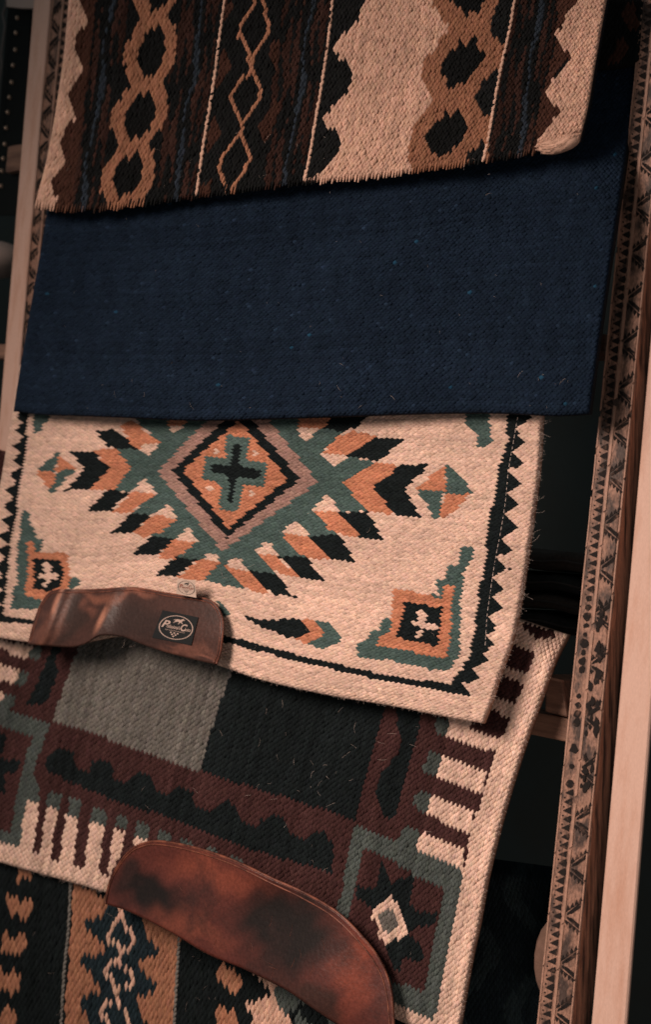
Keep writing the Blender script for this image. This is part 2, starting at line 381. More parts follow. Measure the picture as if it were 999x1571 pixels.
# ------------------------------------------------------------------ rack: two patterned posts and the rails
rack = root('display_rack', (0.35, -1.1, 0), 'wooden display rack with dark patterned posts and bare rails holding the blankets', 'rack')
def face_map(x0, x1, c, y0=-40, y1=1612):
    """front face of a post: x0, x1 = functions of picture height; (s, y) -> rack point"""
    def g(s, y, h=0.0):
        a = x0(y); b = x1(y); return unproj((a + (b - a) * s, y - 0.0 * s), c + h)
    return g
def lin_x(pts):
    ys = [p[1] for p in pts]; xs = [p[0] for p in pts]
    k = np.polyfit(ys, xs, 1); return lambda y: k[0] * y + k[1]
def post(g, depth, par, mirror=False, centres=(), skip=(), y0=-40, y1=1612, label=None):
    n = 60; ys = np.linspace(y0, y1, n); rows = []
    for i, y in enumerate(ys):
        l = g(0, y); r = g(1, y); e = 0.0016
        jl = random.gauss(0, 0.00035); jr = random.gauss(0, 0.0006)
        rows.append([l + [0 + jl, 0, -depth], l + [jl, 0, -e], l + [e, 0, 0], r + [-e * 1.5 + jr, 0, 0], r + [jr, 0, -e * 1.5], r + [jr * 0.5, 0, -depth]])
    V = np.array(rows).reshape(-1, 3); f = []; mi = []
    for i in range(n - 1):
        for k in range(6):
            a = i * 6 + k; b = i * 6 + (k + 1) % 6; f.append((a, a + 6, b + 6, b)); mi.append(1 if k in (4, 5, 0) else 0)
    f += [tuple(range(6)), tuple(reversed(range((n - 1) * 6, n * 6)))]; mi += [1, 1]
    p = mesh_obj('post', V, f, [M['post'], M['post_side']], par, smooth=False, mi=mi)
    if label: p['label'] = label
    S = (lambda s: 1 - s) if mirror else (lambda s: s)
    H = 0.0005
    def flat(poly, h=H, t=0.0009):
        L_ = [g(S(s), y, h) for s, y in poly]
        return prism(L_, t)
    tri = []; y = y0 + 10; k = 0
    while y < y1:
        sk = any(a < y < b for a, b in skip)
        j = random.uniform(-.02, .02); w = random.uniform(.85, 1.1)
        if not sk or random.random() < 0.75:
            if sk:
                a0 = random.uniform(0, 6); R_ = random.uniform(.7, 1.25)
                tri.append(flat([(.255 + .125 * R_ * math.cos(a0 + t) * random.uniform(.6, 1.1), y + 6.3 * R_ * math.sin(a0 + t) * random.uniform(.7, 1.2)) for t in np.arange(0, 6.2, .78)]))
            else:
                tri.append(flat([(.13 + j, y), (.24, y - 3.4 * w), (.37, y - 6.2 * w), (.385 + j, y), (.37, y + 5.6 * w), (.25, y + 3 * w)]))
                tri.append(flat([(.105, y + 7.2), (.135, y + 6), (.165, y + 7.4), (.135, y + 9)]))
        y += 13.6 * random.uniform(.96, 1.04)
    v, ff = join(tri); mesh_obj('border_triangles', v, ff, M['burnt'], p, smooth=False, kind='stuff')
    # raised bare strips: along the border column and the outer arris
    for s0, s1, hh in ((.42, .50, .0009), (.0, .045, .0006), (.955, .995, .0004)):
        seg = []; y = y0 + 5
        while y < y1 - 20:
            ln = random.uniform(40, 120); j = random.uniform(-.006, .006); e = random.uniform(0, 3)
            q = [(s0 + j, y), (s1 + j, y + 2), (s1 + j * .5, y + ln * .5), (s1 + j, y + ln - 3), (s0 + j, y + ln), (s0 - j * .5, y + ln * .5)]
            seg.append(flat(q, hh, 0.0015)); y += ln + (random.uniform(0, 1.2) if random.random() < .8 else 9)
        v, ff = join(seg); mesh_obj('raised_strip', v, ff, M['worn'], p, smooth=False)
    for yc in centres:
        worn = any(a < yc < b for a, b in skip); P_ = []
        for sg in (-1, 1):
            # pair of slanting grooves forming an arrow head
            for off, wd in ((0, 2.4), (7.5, 2.6)):
                s0, s1 = .55 + off * .012, .95
                y_a, y_b = yc + sg * (1.5 + off * .2), yc + sg * (18 - off * .7) + random.uniform(-1, 1)
                wd *= 1.35; P_.append(flat([(s0, y_a), (s0 + .05, y_a), (s1, y_b), (s1, y_b + wd * sg), (s0 + .02, y_a + wd * sg)]))
            # stepped triangles marching along its outer side
            for q in range(4):
                s = .52 + q * .118; yy = yc + sg * (6 + q * 4.5); hgt = 10 + random.uniform(-2, 1)
                if worn and random.random() < .35: continue
                P_.append(flat([(s, yy), (s + .115, yy + sg * 4), (s + .09, yy + sg * hgt * .6), (s + .045 + random.uniform(-.02, .02), yy + sg * hgt), (s + .005, yy + sg * hgt * .5)]))
        if worn:
            for q in range(9):
                s = random.uniform(.55, .88); yy = yc + random.uniform(-34, 34); r = random.uniform(3, 8)
                P_.append(flat([(s + r * .012 * math.cos(t) * random.uniform(.6, 1.3), yy + r * 1.3 * math.sin(t) * random.uniform(.6, 1.3)) for t in np.arange(0, 6.2, .7)], H + 0.0001 * q))
        v, ff = join(P_); mesh_obj('arrow_motif', v, ff, M['burnt'], p, smooth=False)
    return p
RC = 0.030
gR = face_map(lin_x([(981, 90), (960, 255), (937, 450), (922, 600), (906, 760), (884, 960), (854, 1280), (828, 1571)]),
              lin_x([(1016, 90), (989, 450), (976, 620), (951, 860), (934, 1000), (904, 1240), (876, 1571)]), RC)
post(gR, 0.036, rack, centres=[-18, 34, 106, 177, 248, 318, 388, 459, 528, 598, 662, 731, 805, 873, 945, 1020, 1100, 1180, 1259, 1331, 1405, 1480, 1553],
     skip=[(915, 1215)], label='right patterned post worn bare and stained in the middle')
gL = face_map(lin_x([(79, 0), (62, 200), (38, 430), (16, 640)]), lin_x([(109, 0), (93, 200), (71, 430), (50, 640)]), -0.004)
post(gL, 0.03, rack, mirror=True, centres=[0, 54, 108, 160, 214, 268, 325, 378, 430, 486, 540, 595, 650, 705], y1=1400)
def rail(pt_px_y, x, hgt_px, c, a0, a1, par=rack, depth=0.035):
    top = unproj((x, pt_px_y), c); bot = unproj((x, pt_px_y + hgt_px), c)
    v, f = box_pts(a0, a1, bot[1], top[1], c - depth, c)
    o = mesh_obj('rail', v, f, M['rail'], par, smooth=False); bevel_obj(o, 0.002); return o
aL = unproj((-60, 900), 0)[0]; aR = unproj((930, 900), 0)[0]
rail(1098, 852, 37, -0.012, aL, aR + 0.02)
rail(512, 925, 34, -0.012, aL, aR - 0.035)
rail(222, 24, 40, -0.036, unproj((10, 235), -0.036)[0], aR - 0.05)
rail(1500, 850, 90, -0.10, aL, aR - 0.05)
# the block sitting on the lower rail against the post
bl = root('wood_block', unproj((860, 1095), -0.02), 'short worn wooden block on the rail beside the right patterned post', 'wood block')
q = [unproj(p, -0.006) for p in ((838, 1034), (863, 1043), (871, 1101), (836, 1092))]
v, f = prism(q, 0.045); o = mesh_obj('block_body', v, f, M['rail'], bl, smooth=False); bevel_obj(o, 0.002)
q = [unproj(p, -0.0055) for p in ((846, 1039), (863, 1043.5), (864, 1047), (846, 1043))]
v, f = prism(q, 0.0035); mesh_obj('worn_corner', v, f, M['worn'], bl, smooth=False)

# pale planks standing outside the posts
def plank(pts_l, pts_r, c, depth, label, y0=-40, y1=1612):
    g = face_map(lin_x(pts_l), lin_x(pts_r), c); V = []; n = 16
    for y in np.linspace(y0, y1, n):
        l, r = g(0, y), g(1, y); e = .0015
        V += [l + [0, 0, -depth], l + [0, 0, -e], l + [e, 0, 0], r + [-e, 0, 0], r + [0, 0, -e], r + [0, 0, -depth]]
    f = []
    for i in range(n - 1):
        for k in range(6):
            a = i * 6 + k; b = i * 6 + (k + 1) % 6; f.append((a, a + 6, b + 6, b))
    f += [tuple(range(6)), tuple(reversed(range((n - 1) * 6, n * 6)))]
    o = mesh_obj('wooden_plank', V, f, M['plank'], None, smooth=False)
    o['label'] = label; o['category'] = 'plank'; return o
plank([(963, 940), (947, 1100), (931, 1290), (908, 1571)], [(1012, 940), (998, 1100), (982, 1300), (961, 1571)], 0.02, 0.004,
      'pale planed wooden plank standing to the right of the patterned post')
plank([(50, 0), (34, 225), (13, 450)], [(75, 0), (59, 225), (37, 450)], 0.0, 0.018,
      'pale planed wooden plank at the left edge beside the blankets', y1=1300)

# ------------------------------------------------------------------ 1  lowest blanket: tan and cream figures on black
CHAIN_L = [[(184, 1390), (186, 1404), (185, 1412)], [(184, 1410), (176, 1420), (167, 1432), (167, 1443)], [(186, 1412), (196, 1427), (206, 1440), (204, 1452), (196, 1457), (187, 1460), (184, 1466)],
               [(171, 1444), (180, 1448), (184, 1464), (183, 1478)], [(183, 1476), (172, 1478), (163, 1487), (164, 1500), (175, 1506), (178, 1516)],
               [(185, 1480), (196, 1490), (204, 1502), (202, 1512), (192, 1515), (184, 1514), (178, 1525), (177, 1537)],
               [(177, 1535), (165, 1540), (156, 1550), (158, 1560), (168, 1567), (170, 1590)], [(180, 1538), (190, 1550), (197, 1562), (195, 1590)]]
low = Sheet([(-50, 1230), (300, 1300), (700, 1420)], [(-90, 1660), (640, 1760)], [(-50, 1230), (-90, 1660)], [(700, 1420), (640, 1760)], 0.004,
            lambda x, y: 0.004 * np.sin(x / 60.0) + 0.003 * np.sin(y / 70 + x / 120))
r5 = root('wool_blanket', unproj((200, 1450), 0.0), 'lowest blanket, black with tan stepped figures and a cream linked chain', 'blanket', 'blankets hung on the rack')
def c5():
    g = BLACKY * 0.9
    L = [('tan_band#a', TAN, [(113, 1350), (163, 1380), (163, 1395), (160, 1402), (145, 1412), (129, 1415), (132, 1425), (160, 1450), (160, 1460), (140, 1472), (127, 1465), (124, 1478), (155, 1515), (150, 1522), (130, 1528), (118, 1535), (125, 1545), (140, 1571), (138, 1620), (94, 1620), (104, 1490)]),
         ('dark_centre', TEAL, [(163, 1380), (163, 1395), (160, 1402), (145, 1412), (129, 1415), (132, 1425), (160, 1450), (160, 1460), (140, 1472), (127, 1465), (124, 1478), (155, 1515), (150, 1522), (130, 1528), (118, 1535), (125, 1545), (140, 1571), (138, 1620), (225, 1620), (215, 1552), (206, 1532), (218, 1525), (235, 1525), (240, 1508), (230, 1502), (218, 1488), (212, 1472), (225, 1468), (240, 1468), (243, 1455), (228, 1440), (215, 1400)]),
         ('tan_band#b', TAN, [(215, 1400), (228, 1440), (243, 1455), (240, 1468), (225, 1468), (212, 1472), (218, 1488), (230, 1502), (240, 1508), (235, 1525), (218, 1525), (206, 1532), (215, 1552), (225, 1575), (220, 1600), (262, 1600), (270, 1520), (276, 1430)])]
    bits = [[(10, 1378), (20, 1370), (28, 1380), (35, 1387), (40, 1374), (50, 1388), (45, 1405), (32, 1410), (27, 1398), (22, 1405), (13, 1408)],
            [(0, 1435), (10, 1425), (18, 1440), (30, 1430), (42, 1440), (40, 1460), (25, 1468), (12, 1460), (3, 1465)],
            [(-5, 1490), (3, 1482), (10, 1500), (20, 1487), (33, 1500), (30, 1518), (20, 1525), (5, 1520), (-5, 1525)],
            [(-5, 1560), (12, 1545), (25, 1560), (22, 1580), (-5, 1585)], [(22, 1325), (48, 1330), (46, 1352), (38, 1345), (27, 1350)],
            [(333, 1486), (345, 1478), (358, 1490), (370, 1498), (376, 1510), (368, 1522), (358, 1525), (350, 1515), (345, 1520), (333, 1500)],
            [(331, 1548), (341, 1540), (350, 1555), (357, 1545), (368, 1570), (364, 1595), (330, 1595)]]
    L += [('tan_figure#%d' % i, TAN * 1.05, b) for i, b in enumerate(bits)]
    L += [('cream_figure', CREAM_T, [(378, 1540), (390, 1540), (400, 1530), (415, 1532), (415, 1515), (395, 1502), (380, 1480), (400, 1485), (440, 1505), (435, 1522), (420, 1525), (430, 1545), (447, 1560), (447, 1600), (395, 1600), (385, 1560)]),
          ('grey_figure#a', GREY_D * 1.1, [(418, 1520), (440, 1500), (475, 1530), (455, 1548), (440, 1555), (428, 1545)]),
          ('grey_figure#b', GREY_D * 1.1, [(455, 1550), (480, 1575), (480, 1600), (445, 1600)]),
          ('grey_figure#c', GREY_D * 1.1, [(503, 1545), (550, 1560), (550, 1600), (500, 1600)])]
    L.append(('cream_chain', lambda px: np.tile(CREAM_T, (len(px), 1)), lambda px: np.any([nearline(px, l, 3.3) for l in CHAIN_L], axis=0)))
    return painter(L, g, 'black_ground')
slab('blanket_core', low, M['felt_dark'], r5)
weave(low, r5, 220, 27, 'v', c5(), 0.0034, slant=.12)
lens_obj(low, [[(108, 1350), (104, 1430), (98, 1490), (92, 1590)], [(275, 1430), (271, 1500), (266, 1590)]], 9, 7, GREY * 1.25, 'grey_braid', r5, height=.0042, split=True)
fibres(low, r5, 30, (0, 500, 1380, 1571))

# dark blue blanket dimly seen behind, right of the lowest ones
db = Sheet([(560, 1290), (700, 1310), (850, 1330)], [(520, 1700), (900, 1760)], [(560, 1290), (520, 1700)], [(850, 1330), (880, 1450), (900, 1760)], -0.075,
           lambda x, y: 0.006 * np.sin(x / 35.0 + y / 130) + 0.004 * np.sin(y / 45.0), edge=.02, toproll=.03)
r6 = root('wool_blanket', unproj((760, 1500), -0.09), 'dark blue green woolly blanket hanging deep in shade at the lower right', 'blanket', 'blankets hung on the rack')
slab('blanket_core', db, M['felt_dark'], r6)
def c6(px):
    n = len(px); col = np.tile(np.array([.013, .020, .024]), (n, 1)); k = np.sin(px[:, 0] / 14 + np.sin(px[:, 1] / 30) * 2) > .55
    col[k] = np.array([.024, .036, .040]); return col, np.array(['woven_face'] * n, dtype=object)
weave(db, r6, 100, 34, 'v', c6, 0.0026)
# wrapped end of a rolled fleece behind the right post
rr = root('rolled_pad', unproj((830, 1470), -0.03), 'pale rounded end of a rolled pad behind the right patterned post, low down', 'pad')
c = unproj((842, 1476), -0.03); prof = []
v = []; f = []; n = 20; rings = [(0.0, -.045, .040), (0.006, -.02, .046), (.012, .0, .045), (.022, .008, .035), (.03, .010, .02)]
for k, (dx, cz, r) in enumerate(rings):
    for i in range(n):
        t = 2 * math.pi * i / n; v.append(c + np.array([r * .62 * math.cos(t) + .004, r * 1.0 * math.sin(t), cz + dx * 0 - .01]))
for k in range(len(rings) - 1):
    for i in range(n): f.append((k * n + i, k * n + (i + 1) % n, (k + 1) * n + (i + 1) % n, (k + 1) * n + i))
f.append(tuple(range((len(rings) - 1) * n, len(rings) * n))); f.append(tuple(reversed(range(n))))
mesh_obj('pad_roll', v, f, mat('rolled_pad_felt', (0.17, 0.10, 0.075), rough=0.9, bump=.6, bscale=400, col2=(.12, .07, .05), vscale=30), rr)

def fuzz(sh, par, line, n, out=(0, 1), mn=2, mx=6, r=0.00006):
    p = catmull(line, 400); parts = []; out = np.array(out, float)
    for _ in range(n):
        q = p[random.randrange(400)] - out * random.uniform(0, 3); a = math.atan2(out[1], out[0]) + random.gauss(0, .8); L = random.uniform(mn, mx); b = random.gauss(0, .6)
        e = q + L * np.array([math.cos(a), math.sin(a)]); m = (q + e) / 2 + b * np.array([-math.sin(a), math.cos(a)])
        parts.append(tube(sh.at(np.array([q, m, e]), np.array([0.0, .0014, .0004])), r, 3))
    v, f = join(parts); return mesh_obj('edge_fuzz', v, f, M['fibre'], par, kind='stuff')
# ------------------------------------------------------------------ 2  maroon blanket
mar = Sheet([(-20, 684), (400, 822), (873, 974)], [(-160, 1268), (0, 1323), (160, 1369), (300, 1425), (450, 1490), (600, 1560), (700, 1606)],
            [(-20, 684), (-160, 1268)], [(873, 974), (850, 1020), (830, 1075), (800, 1160), (770, 1260), (748, 1350), (735, 1420), (722, 1480), (700, 1606)], 0.020,
            lambda x, y: 0.012 * sstep(y - 0.35 * x, 1080, 1300) + 0.003 * np.sin(x / 110.0) - 0.035 * sstep(x - 0.6 * y, 215, 300), edge=.006)
r2 = root('saddle_blanket', unproj((350, 1250), 0.0), 'maroon and black saddle blanket with cream bars and a large red leather', 'saddle blanket', 'blankets hung on the rack')
def c2():
    L = []
    A = lambda k, c_, p: L.append((k, c_, p))
    A('cream_border', CREAM, [(-200, 1225), (0, 1292), (165, 1346), (400, 1440), (604, 1538), (665, 1565), (675, 1530), (685, 1465), (700, 1395), (712, 1337), (722, 1279), (742, 1217), (762, 1155), (686, 1130), (690, 1090), (740, 1000), (780, 930), (900, 940), (900, 1640), (700, 1660), (-200, 1400)])
    A('maroon_bar#0', MAROON * .8, [(795, 955), (852, 966), (850, 978), (822, 981)])
    A('maroon_bar#1', MAROON, [(764, 1012), (778, 985), (824, 1001), (814, 1024), (806, 1032), (780, 1024)])
    A('maroon_bar#2', MAROON, [(746, 1066), (758, 1034), (804, 1050), (796, 1070), (790, 1079), (756, 1070)])
    A('maroon_bar#3', MAROON, [(722, 1116), (736, 1083), (784, 1101), (776, 1120), (766, 1133), (730, 1122)])
    A('black_panel', BLACKY, [(366, 980), (600, 1040), (589, 1090), (566, 1170), (544, 1262), (500, 1243), (400, 1212), (306, 1183), (333, 1090)])
    A('grey_panel', GREY, [(135, 950), (375, 980), (333, 1090), (306, 1183), (250, 1165), (160, 1132), (78, 1108)])
    A('grey_band', GREY_D, [(-80, 1060), (0, 1085), (12, 1068), (22, 1072), (14, 1090), (76, 1112), (74, 1118), (62, 1150), (50, 1190), (58, 1205), (55, 1228), (40, 1228), (30, 1303), (0, 1291), (-80, 1262), (-80, 1240), (0, 1272), (16, 1277), (26, 1210), (40, 1155), (50, 1132), (0, 1115), (-80, 1090)])
    for i, p in enumerate(([(-10, 1122), (12, 1125), (2, 1160), (-10, 1150)], [(-10, 1160), (28, 1168), (28, 1182), (0, 1190), (-10, 1185)], [(-10, 1190), (5, 1195), (10, 1215), (-10, 1220)])): A('black_star#a%d' % i, BLACKY, p)
    for i, (cr, gr) in enumerate((([(-60, 962), (0, 981), (50, 990), (40, 1012), (0, 996), (-60, 975)], [(50, 990), (66, 992), (58, 1012), (41, 1010)]),
                                  ([(-60, 1005), (0, 1019), (32, 1028), (20, 1050), (0, 1045), (-60, 1030)], [(32, 1029), (47, 1032), (36, 1054), (19, 1050)]),
                                  ([(-60, 1050), (0, 1064), (8, 1066), (0, 1080), (-60, 1070)], [(8, 1066), (24, 1072), (12, 1094), (0, 1090), (0, 1078)]),
                                  ([(40, 1228), (59, 1232), (52, 1290), (50, 1315), (28, 1308), (35, 1260)], [(46, 1206), (60, 1208), (58, 1232), (40, 1228)]),
                                  ([(70, 1239), (89, 1243), (81, 1280), (78, 1328), (58, 1320), (66, 1270)], [(74, 1216), (94, 1220), (90, 1242), (71, 1239)]),
                                  ([(100, 1251), (120, 1256), (114, 1300), (113, 1336), (89, 1332), (96, 1280)], [(106, 1225), (124, 1228), (121, 1256), (102, 1250)]),
                                  ([(138, 1261), (162, 1265), (155, 1300), (151, 1350), (127, 1342), (134, 1290)], [(142, 1238), (164, 1243), (161, 1265), (139, 1261)]),
                                  ([(175, 1271), (194, 1275), (186, 1310), (165, 1350), (167, 1320)], [(179, 1249), (195, 1253), (193, 1274), (176, 1270)]),
                                  ([(206, 1281), (225, 1290), (215, 1306), (203, 1306)], [(209, 1260), (229, 1268), (225, 1290), (207, 1281)]),
                                  ([(682, 1130), (690, 1108), (766, 1135), (762, 1155)], [(666, 1118), (669, 1100), (690, 1108), (684, 1132)]),
                                  ([(677, 1158), (682, 1160), (748, 1184), (742, 1217), (668, 1191)], [(662, 1150), (679, 1158), (668, 1191), (648, 1181)]),
                                  ([(662, 1220), (728, 1247), (722, 1279), (652, 1249)], [(645, 1212), (663, 1220), (652, 1250), (631, 1233)]),
                                  ([(647, 1275), (712, 1303), (712, 1337), (638, 1305)], None))):
        A('cream_bar#%d' % i, CREAM, cr)
        if gr: A('grey_bar_end#%d' % i, GREY_D, gr)
    for i, p in enumerate(([(243, 1274), (262, 1280), (260, 1294), (241, 1290)], [(278, 1288), (296, 1293), (294, 1306), (276, 1300)], [(315, 1299), (334, 1304), (332, 1320), (312, 1312)], [(355, 1312), (373, 1317), (371, 1332), (352, 1325)])):
        A('grey_bar_end#x%d' % i, GREY_D, p)
    A('grey_frame', GREY_D * 1.1, [(545, 1267), (610, 1291), (622, 1265), (645, 1276), (638, 1303), (712, 1337), (700, 1395), (685, 1465), (675, 1530), (665, 1565), (604, 1540), (560, 1520), (490, 1480), (522, 1378)])
    A('maroon_field', MAROON, [(557, 1303), (590, 1312), (635, 1342), (681, 1362), (676, 1405), (662, 1460), (650, 1525), (600, 1503), (560, 1480), (515, 1460), (540, 1388)])
    A('black_star#b', BLACKY, [(580, 1345), (586, 1325), (594, 1342), (602, 1358), (612, 1348), (635, 1343), (633, 1370), (628, 1390), (650, 1400), (672, 1403), (668, 1420), (640, 1422), (625, 1430), (640, 1445), (653, 1470), (645, 1478), (620, 1470), (615, 1490), (605, 1490), (598, 1470), (588, 1445), (573, 1400), (558, 1385), (547, 1375), (549, 1358), (575, 1365)])
    A('cream_diamond', CREAM, [(597, 1373), (610, 1385), (617, 1405), (628, 1432), (612, 1440), (594, 1453), (585, 1443), (577, 1420), (570, 1402), (575, 1391), (588, 1382)])
    A('grey_diamond', GREY, [(590, 1393), (605, 1395), (611, 1415), (612, 1423), (597, 1434), (589, 1430), (582, 1408)])
    A('black_leaf#a', BLACKY, [(607, 1073), (650, 1085), (640, 1130), (626, 1175), (620, 1210), (612, 1235), (603, 1260), (588, 1254), (582, 1235), (577, 1212), (583, 1185), (600, 1170), (615, 1148), (617, 1138), (612, 1120)])
    A('black_leaf#b', BLACKY, [(80, 985), (95, 985), (86, 1015), (87, 1040), (75, 1068), (62, 1081), (40, 1081), (55, 1050), (70, 1020)])
    A('black_wave', BLACKY, [(66, 1180), (73, 1160), (90, 1150), (112, 1152), (117, 1178), (135, 1183), (140, 1170), (152, 1164), (171, 1172), (174, 1193), (192, 1200), (205, 1188), (222, 1186), (233, 1195), (236, 1212), (250, 1220), (262, 1214), (272, 1209), (294, 1212), (300, 1236), (318, 1246), (334, 1234), (350, 1228), (363, 1238), (371, 1262), (390, 1268), (402, 1258), (420, 1251), (436, 1258), (444, 1282), (468, 1288), (482, 1276), (500, 1276), (512, 1300), (510, 1339), (480, 1330), (412, 1312), (350, 1292), (307, 1272), (250, 1252), (175, 1228), (125, 1207), (90, 1192)])
    return painter(L, MAROON, 'maroon_ground')
slab('blanket_core', mar, M['felt'], r2)
weave(mar, r2, 256, 66, 'v', c2(), 0.0027, slant=0, rowv=.10)
fibres(mar, r2, 20, (340, 585, 1085, 1240)); fibres(mar, r2, 36, (60, 700, 1080, 1500))

fuzz(mar, r2, [(0, 1322), (80, 1346), (158, 1368)], 120); fuzz(mar, r2, [(850, 1020), (830, 1075), (800, 1160), (770, 1260), (748, 1350), (735, 1420), (722, 1480), (708, 1560)], 260, out=(1, .2), mx=5)
# ------------------------------------------------------------------ leathers
def leather_patch(name, sh_under, top, bottom, left, right, c, bulge, mat_, par, t=0.0032, label=None, nx=120, ny=60, base=(.1, .1, .1), stains_glints=()):
    s = Sheet(top, bottom, left, right, c, bulge, edge=0.0022)
    o = slab(name, s, mat_, par, thick=t, nx=nx, ny=ny, h=0.0)
    if label: o['label'] = label
    co = np.empty(len(o.data.vertices) * 3, np.float32); o.data.vertices.foreach_get('co', co)
    px = proj((co.reshape(-1, 3) - ORG) @ Rwr); col = np.tile(np.array(base, float), (len(px), 1))
    wx = px[:, 0] + 9 * np.sin(px[:, 1] / 13.0) + 5 * np.sin(px[:, 1] / 5.7 + px[:, 0] / 9); wy = px[:, 1] + 8 * np.sin(px[:, 0] / 15.0) + 4 * np.sin(px[:, 0] / 6.1)
    for (x, y, rx, ry, an, cc, soft) in stains_glints:
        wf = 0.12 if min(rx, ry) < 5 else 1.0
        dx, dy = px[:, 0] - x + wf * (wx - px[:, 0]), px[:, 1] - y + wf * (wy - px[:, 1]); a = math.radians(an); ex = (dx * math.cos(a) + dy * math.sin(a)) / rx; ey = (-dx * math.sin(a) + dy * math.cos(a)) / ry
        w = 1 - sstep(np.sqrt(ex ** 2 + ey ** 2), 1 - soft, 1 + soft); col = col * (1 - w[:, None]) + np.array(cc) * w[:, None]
    at_ = o.data.color_attributes.new('yarn', 'FLOAT_COLOR', 'POINT'); at_.data.foreach_set('color', np.concatenate([col, np.ones((len(col), 1))], 1).astype(np.float32).ravel())
    return s, o
leB = lambda x, y: 0.016 * sstep(y - .3 * x, 1235, 1420) + 0.007 * np.sin((x - 250) / 95.0) + 0.004 * np.sin((x + .6 * y) / 42.0) * sstep(y, 1300, 1400)
lo_top = [(215, 1295), (245, 1290), (300, 1300), (360, 1320), (420, 1348), (470, 1370), (520, 1400), (560, 1440), (585, 1475), (600, 1515)]
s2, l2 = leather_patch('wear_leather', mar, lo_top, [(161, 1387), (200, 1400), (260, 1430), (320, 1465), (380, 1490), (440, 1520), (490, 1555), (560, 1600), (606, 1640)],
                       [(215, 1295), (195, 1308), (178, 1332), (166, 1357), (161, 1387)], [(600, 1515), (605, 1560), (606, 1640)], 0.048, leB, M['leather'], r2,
                       label='large red brown leather with dark staining', base=(0.086, 0.024, 0.018),
                       stains_glints=[(225, 1372, 62, 30, 25, (.012, .008, .007), .5), (440, 1425, 75, 68, 35, (.013, .009, .008), .5), (200, 1345, 22, 14, -50, (.03, .014, .012), .4), (480, 1540, 60, 24, 35, (.04, .017, .013), .5),
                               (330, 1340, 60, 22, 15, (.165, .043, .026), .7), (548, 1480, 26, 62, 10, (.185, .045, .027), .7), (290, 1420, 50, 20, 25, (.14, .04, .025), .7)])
rim = catmull([(161, 1385), (168, 1358), (180, 1333), (197, 1311), (217, 1299), (246, 1296), (300, 1307), (358, 1327), (416, 1355), (464, 1378), (512, 1407), (552, 1446), (577, 1480), (592, 1518), (598, 1571), (599, 1625)], 160)
v, f = tube(s2.at(rim, 0.0002), 0.0010, 5); mesh_obj('edge_seam', v, f, M['leather_edge'], l2)
rim = catmull([(162, 1384), (167, 1356), (179, 1331), (196, 1308), (216, 1295.5), (246, 1291), (300, 1301), (360, 1321), (420, 1349), (470, 1371.5), (519, 1401), (559, 1441), (584, 1476), (599, 1516), (604, 1571), (605, 1625)], 160)
v, f = tube(s2.at(rim, -0.0012), 0.0016, 6); mesh_obj('edge_piping', v, f, M['leather_edge'], l2)
st = []
for k in range(0, 26):
    x = random.uniform(220, 560); y = 1330 + (x - 220) * .33 + random.uniform(0, 90); a = random.uniform(.3, 2.2); L_ = random.uniform(6, 26)
    st.append(tube(s2.at(np.array([(x, y), (x + L_ * .5 * math.cos(a) + 1, y + L_ * .5 * math.sin(a)), (x + L_ * math.cos(a), y + L_ * math.sin(a))]), 0.0001), 0.00016, 3))
v, f = join(st); mesh_obj('scratch', v, f, M['leather_edge'], l2, kind='stuff')

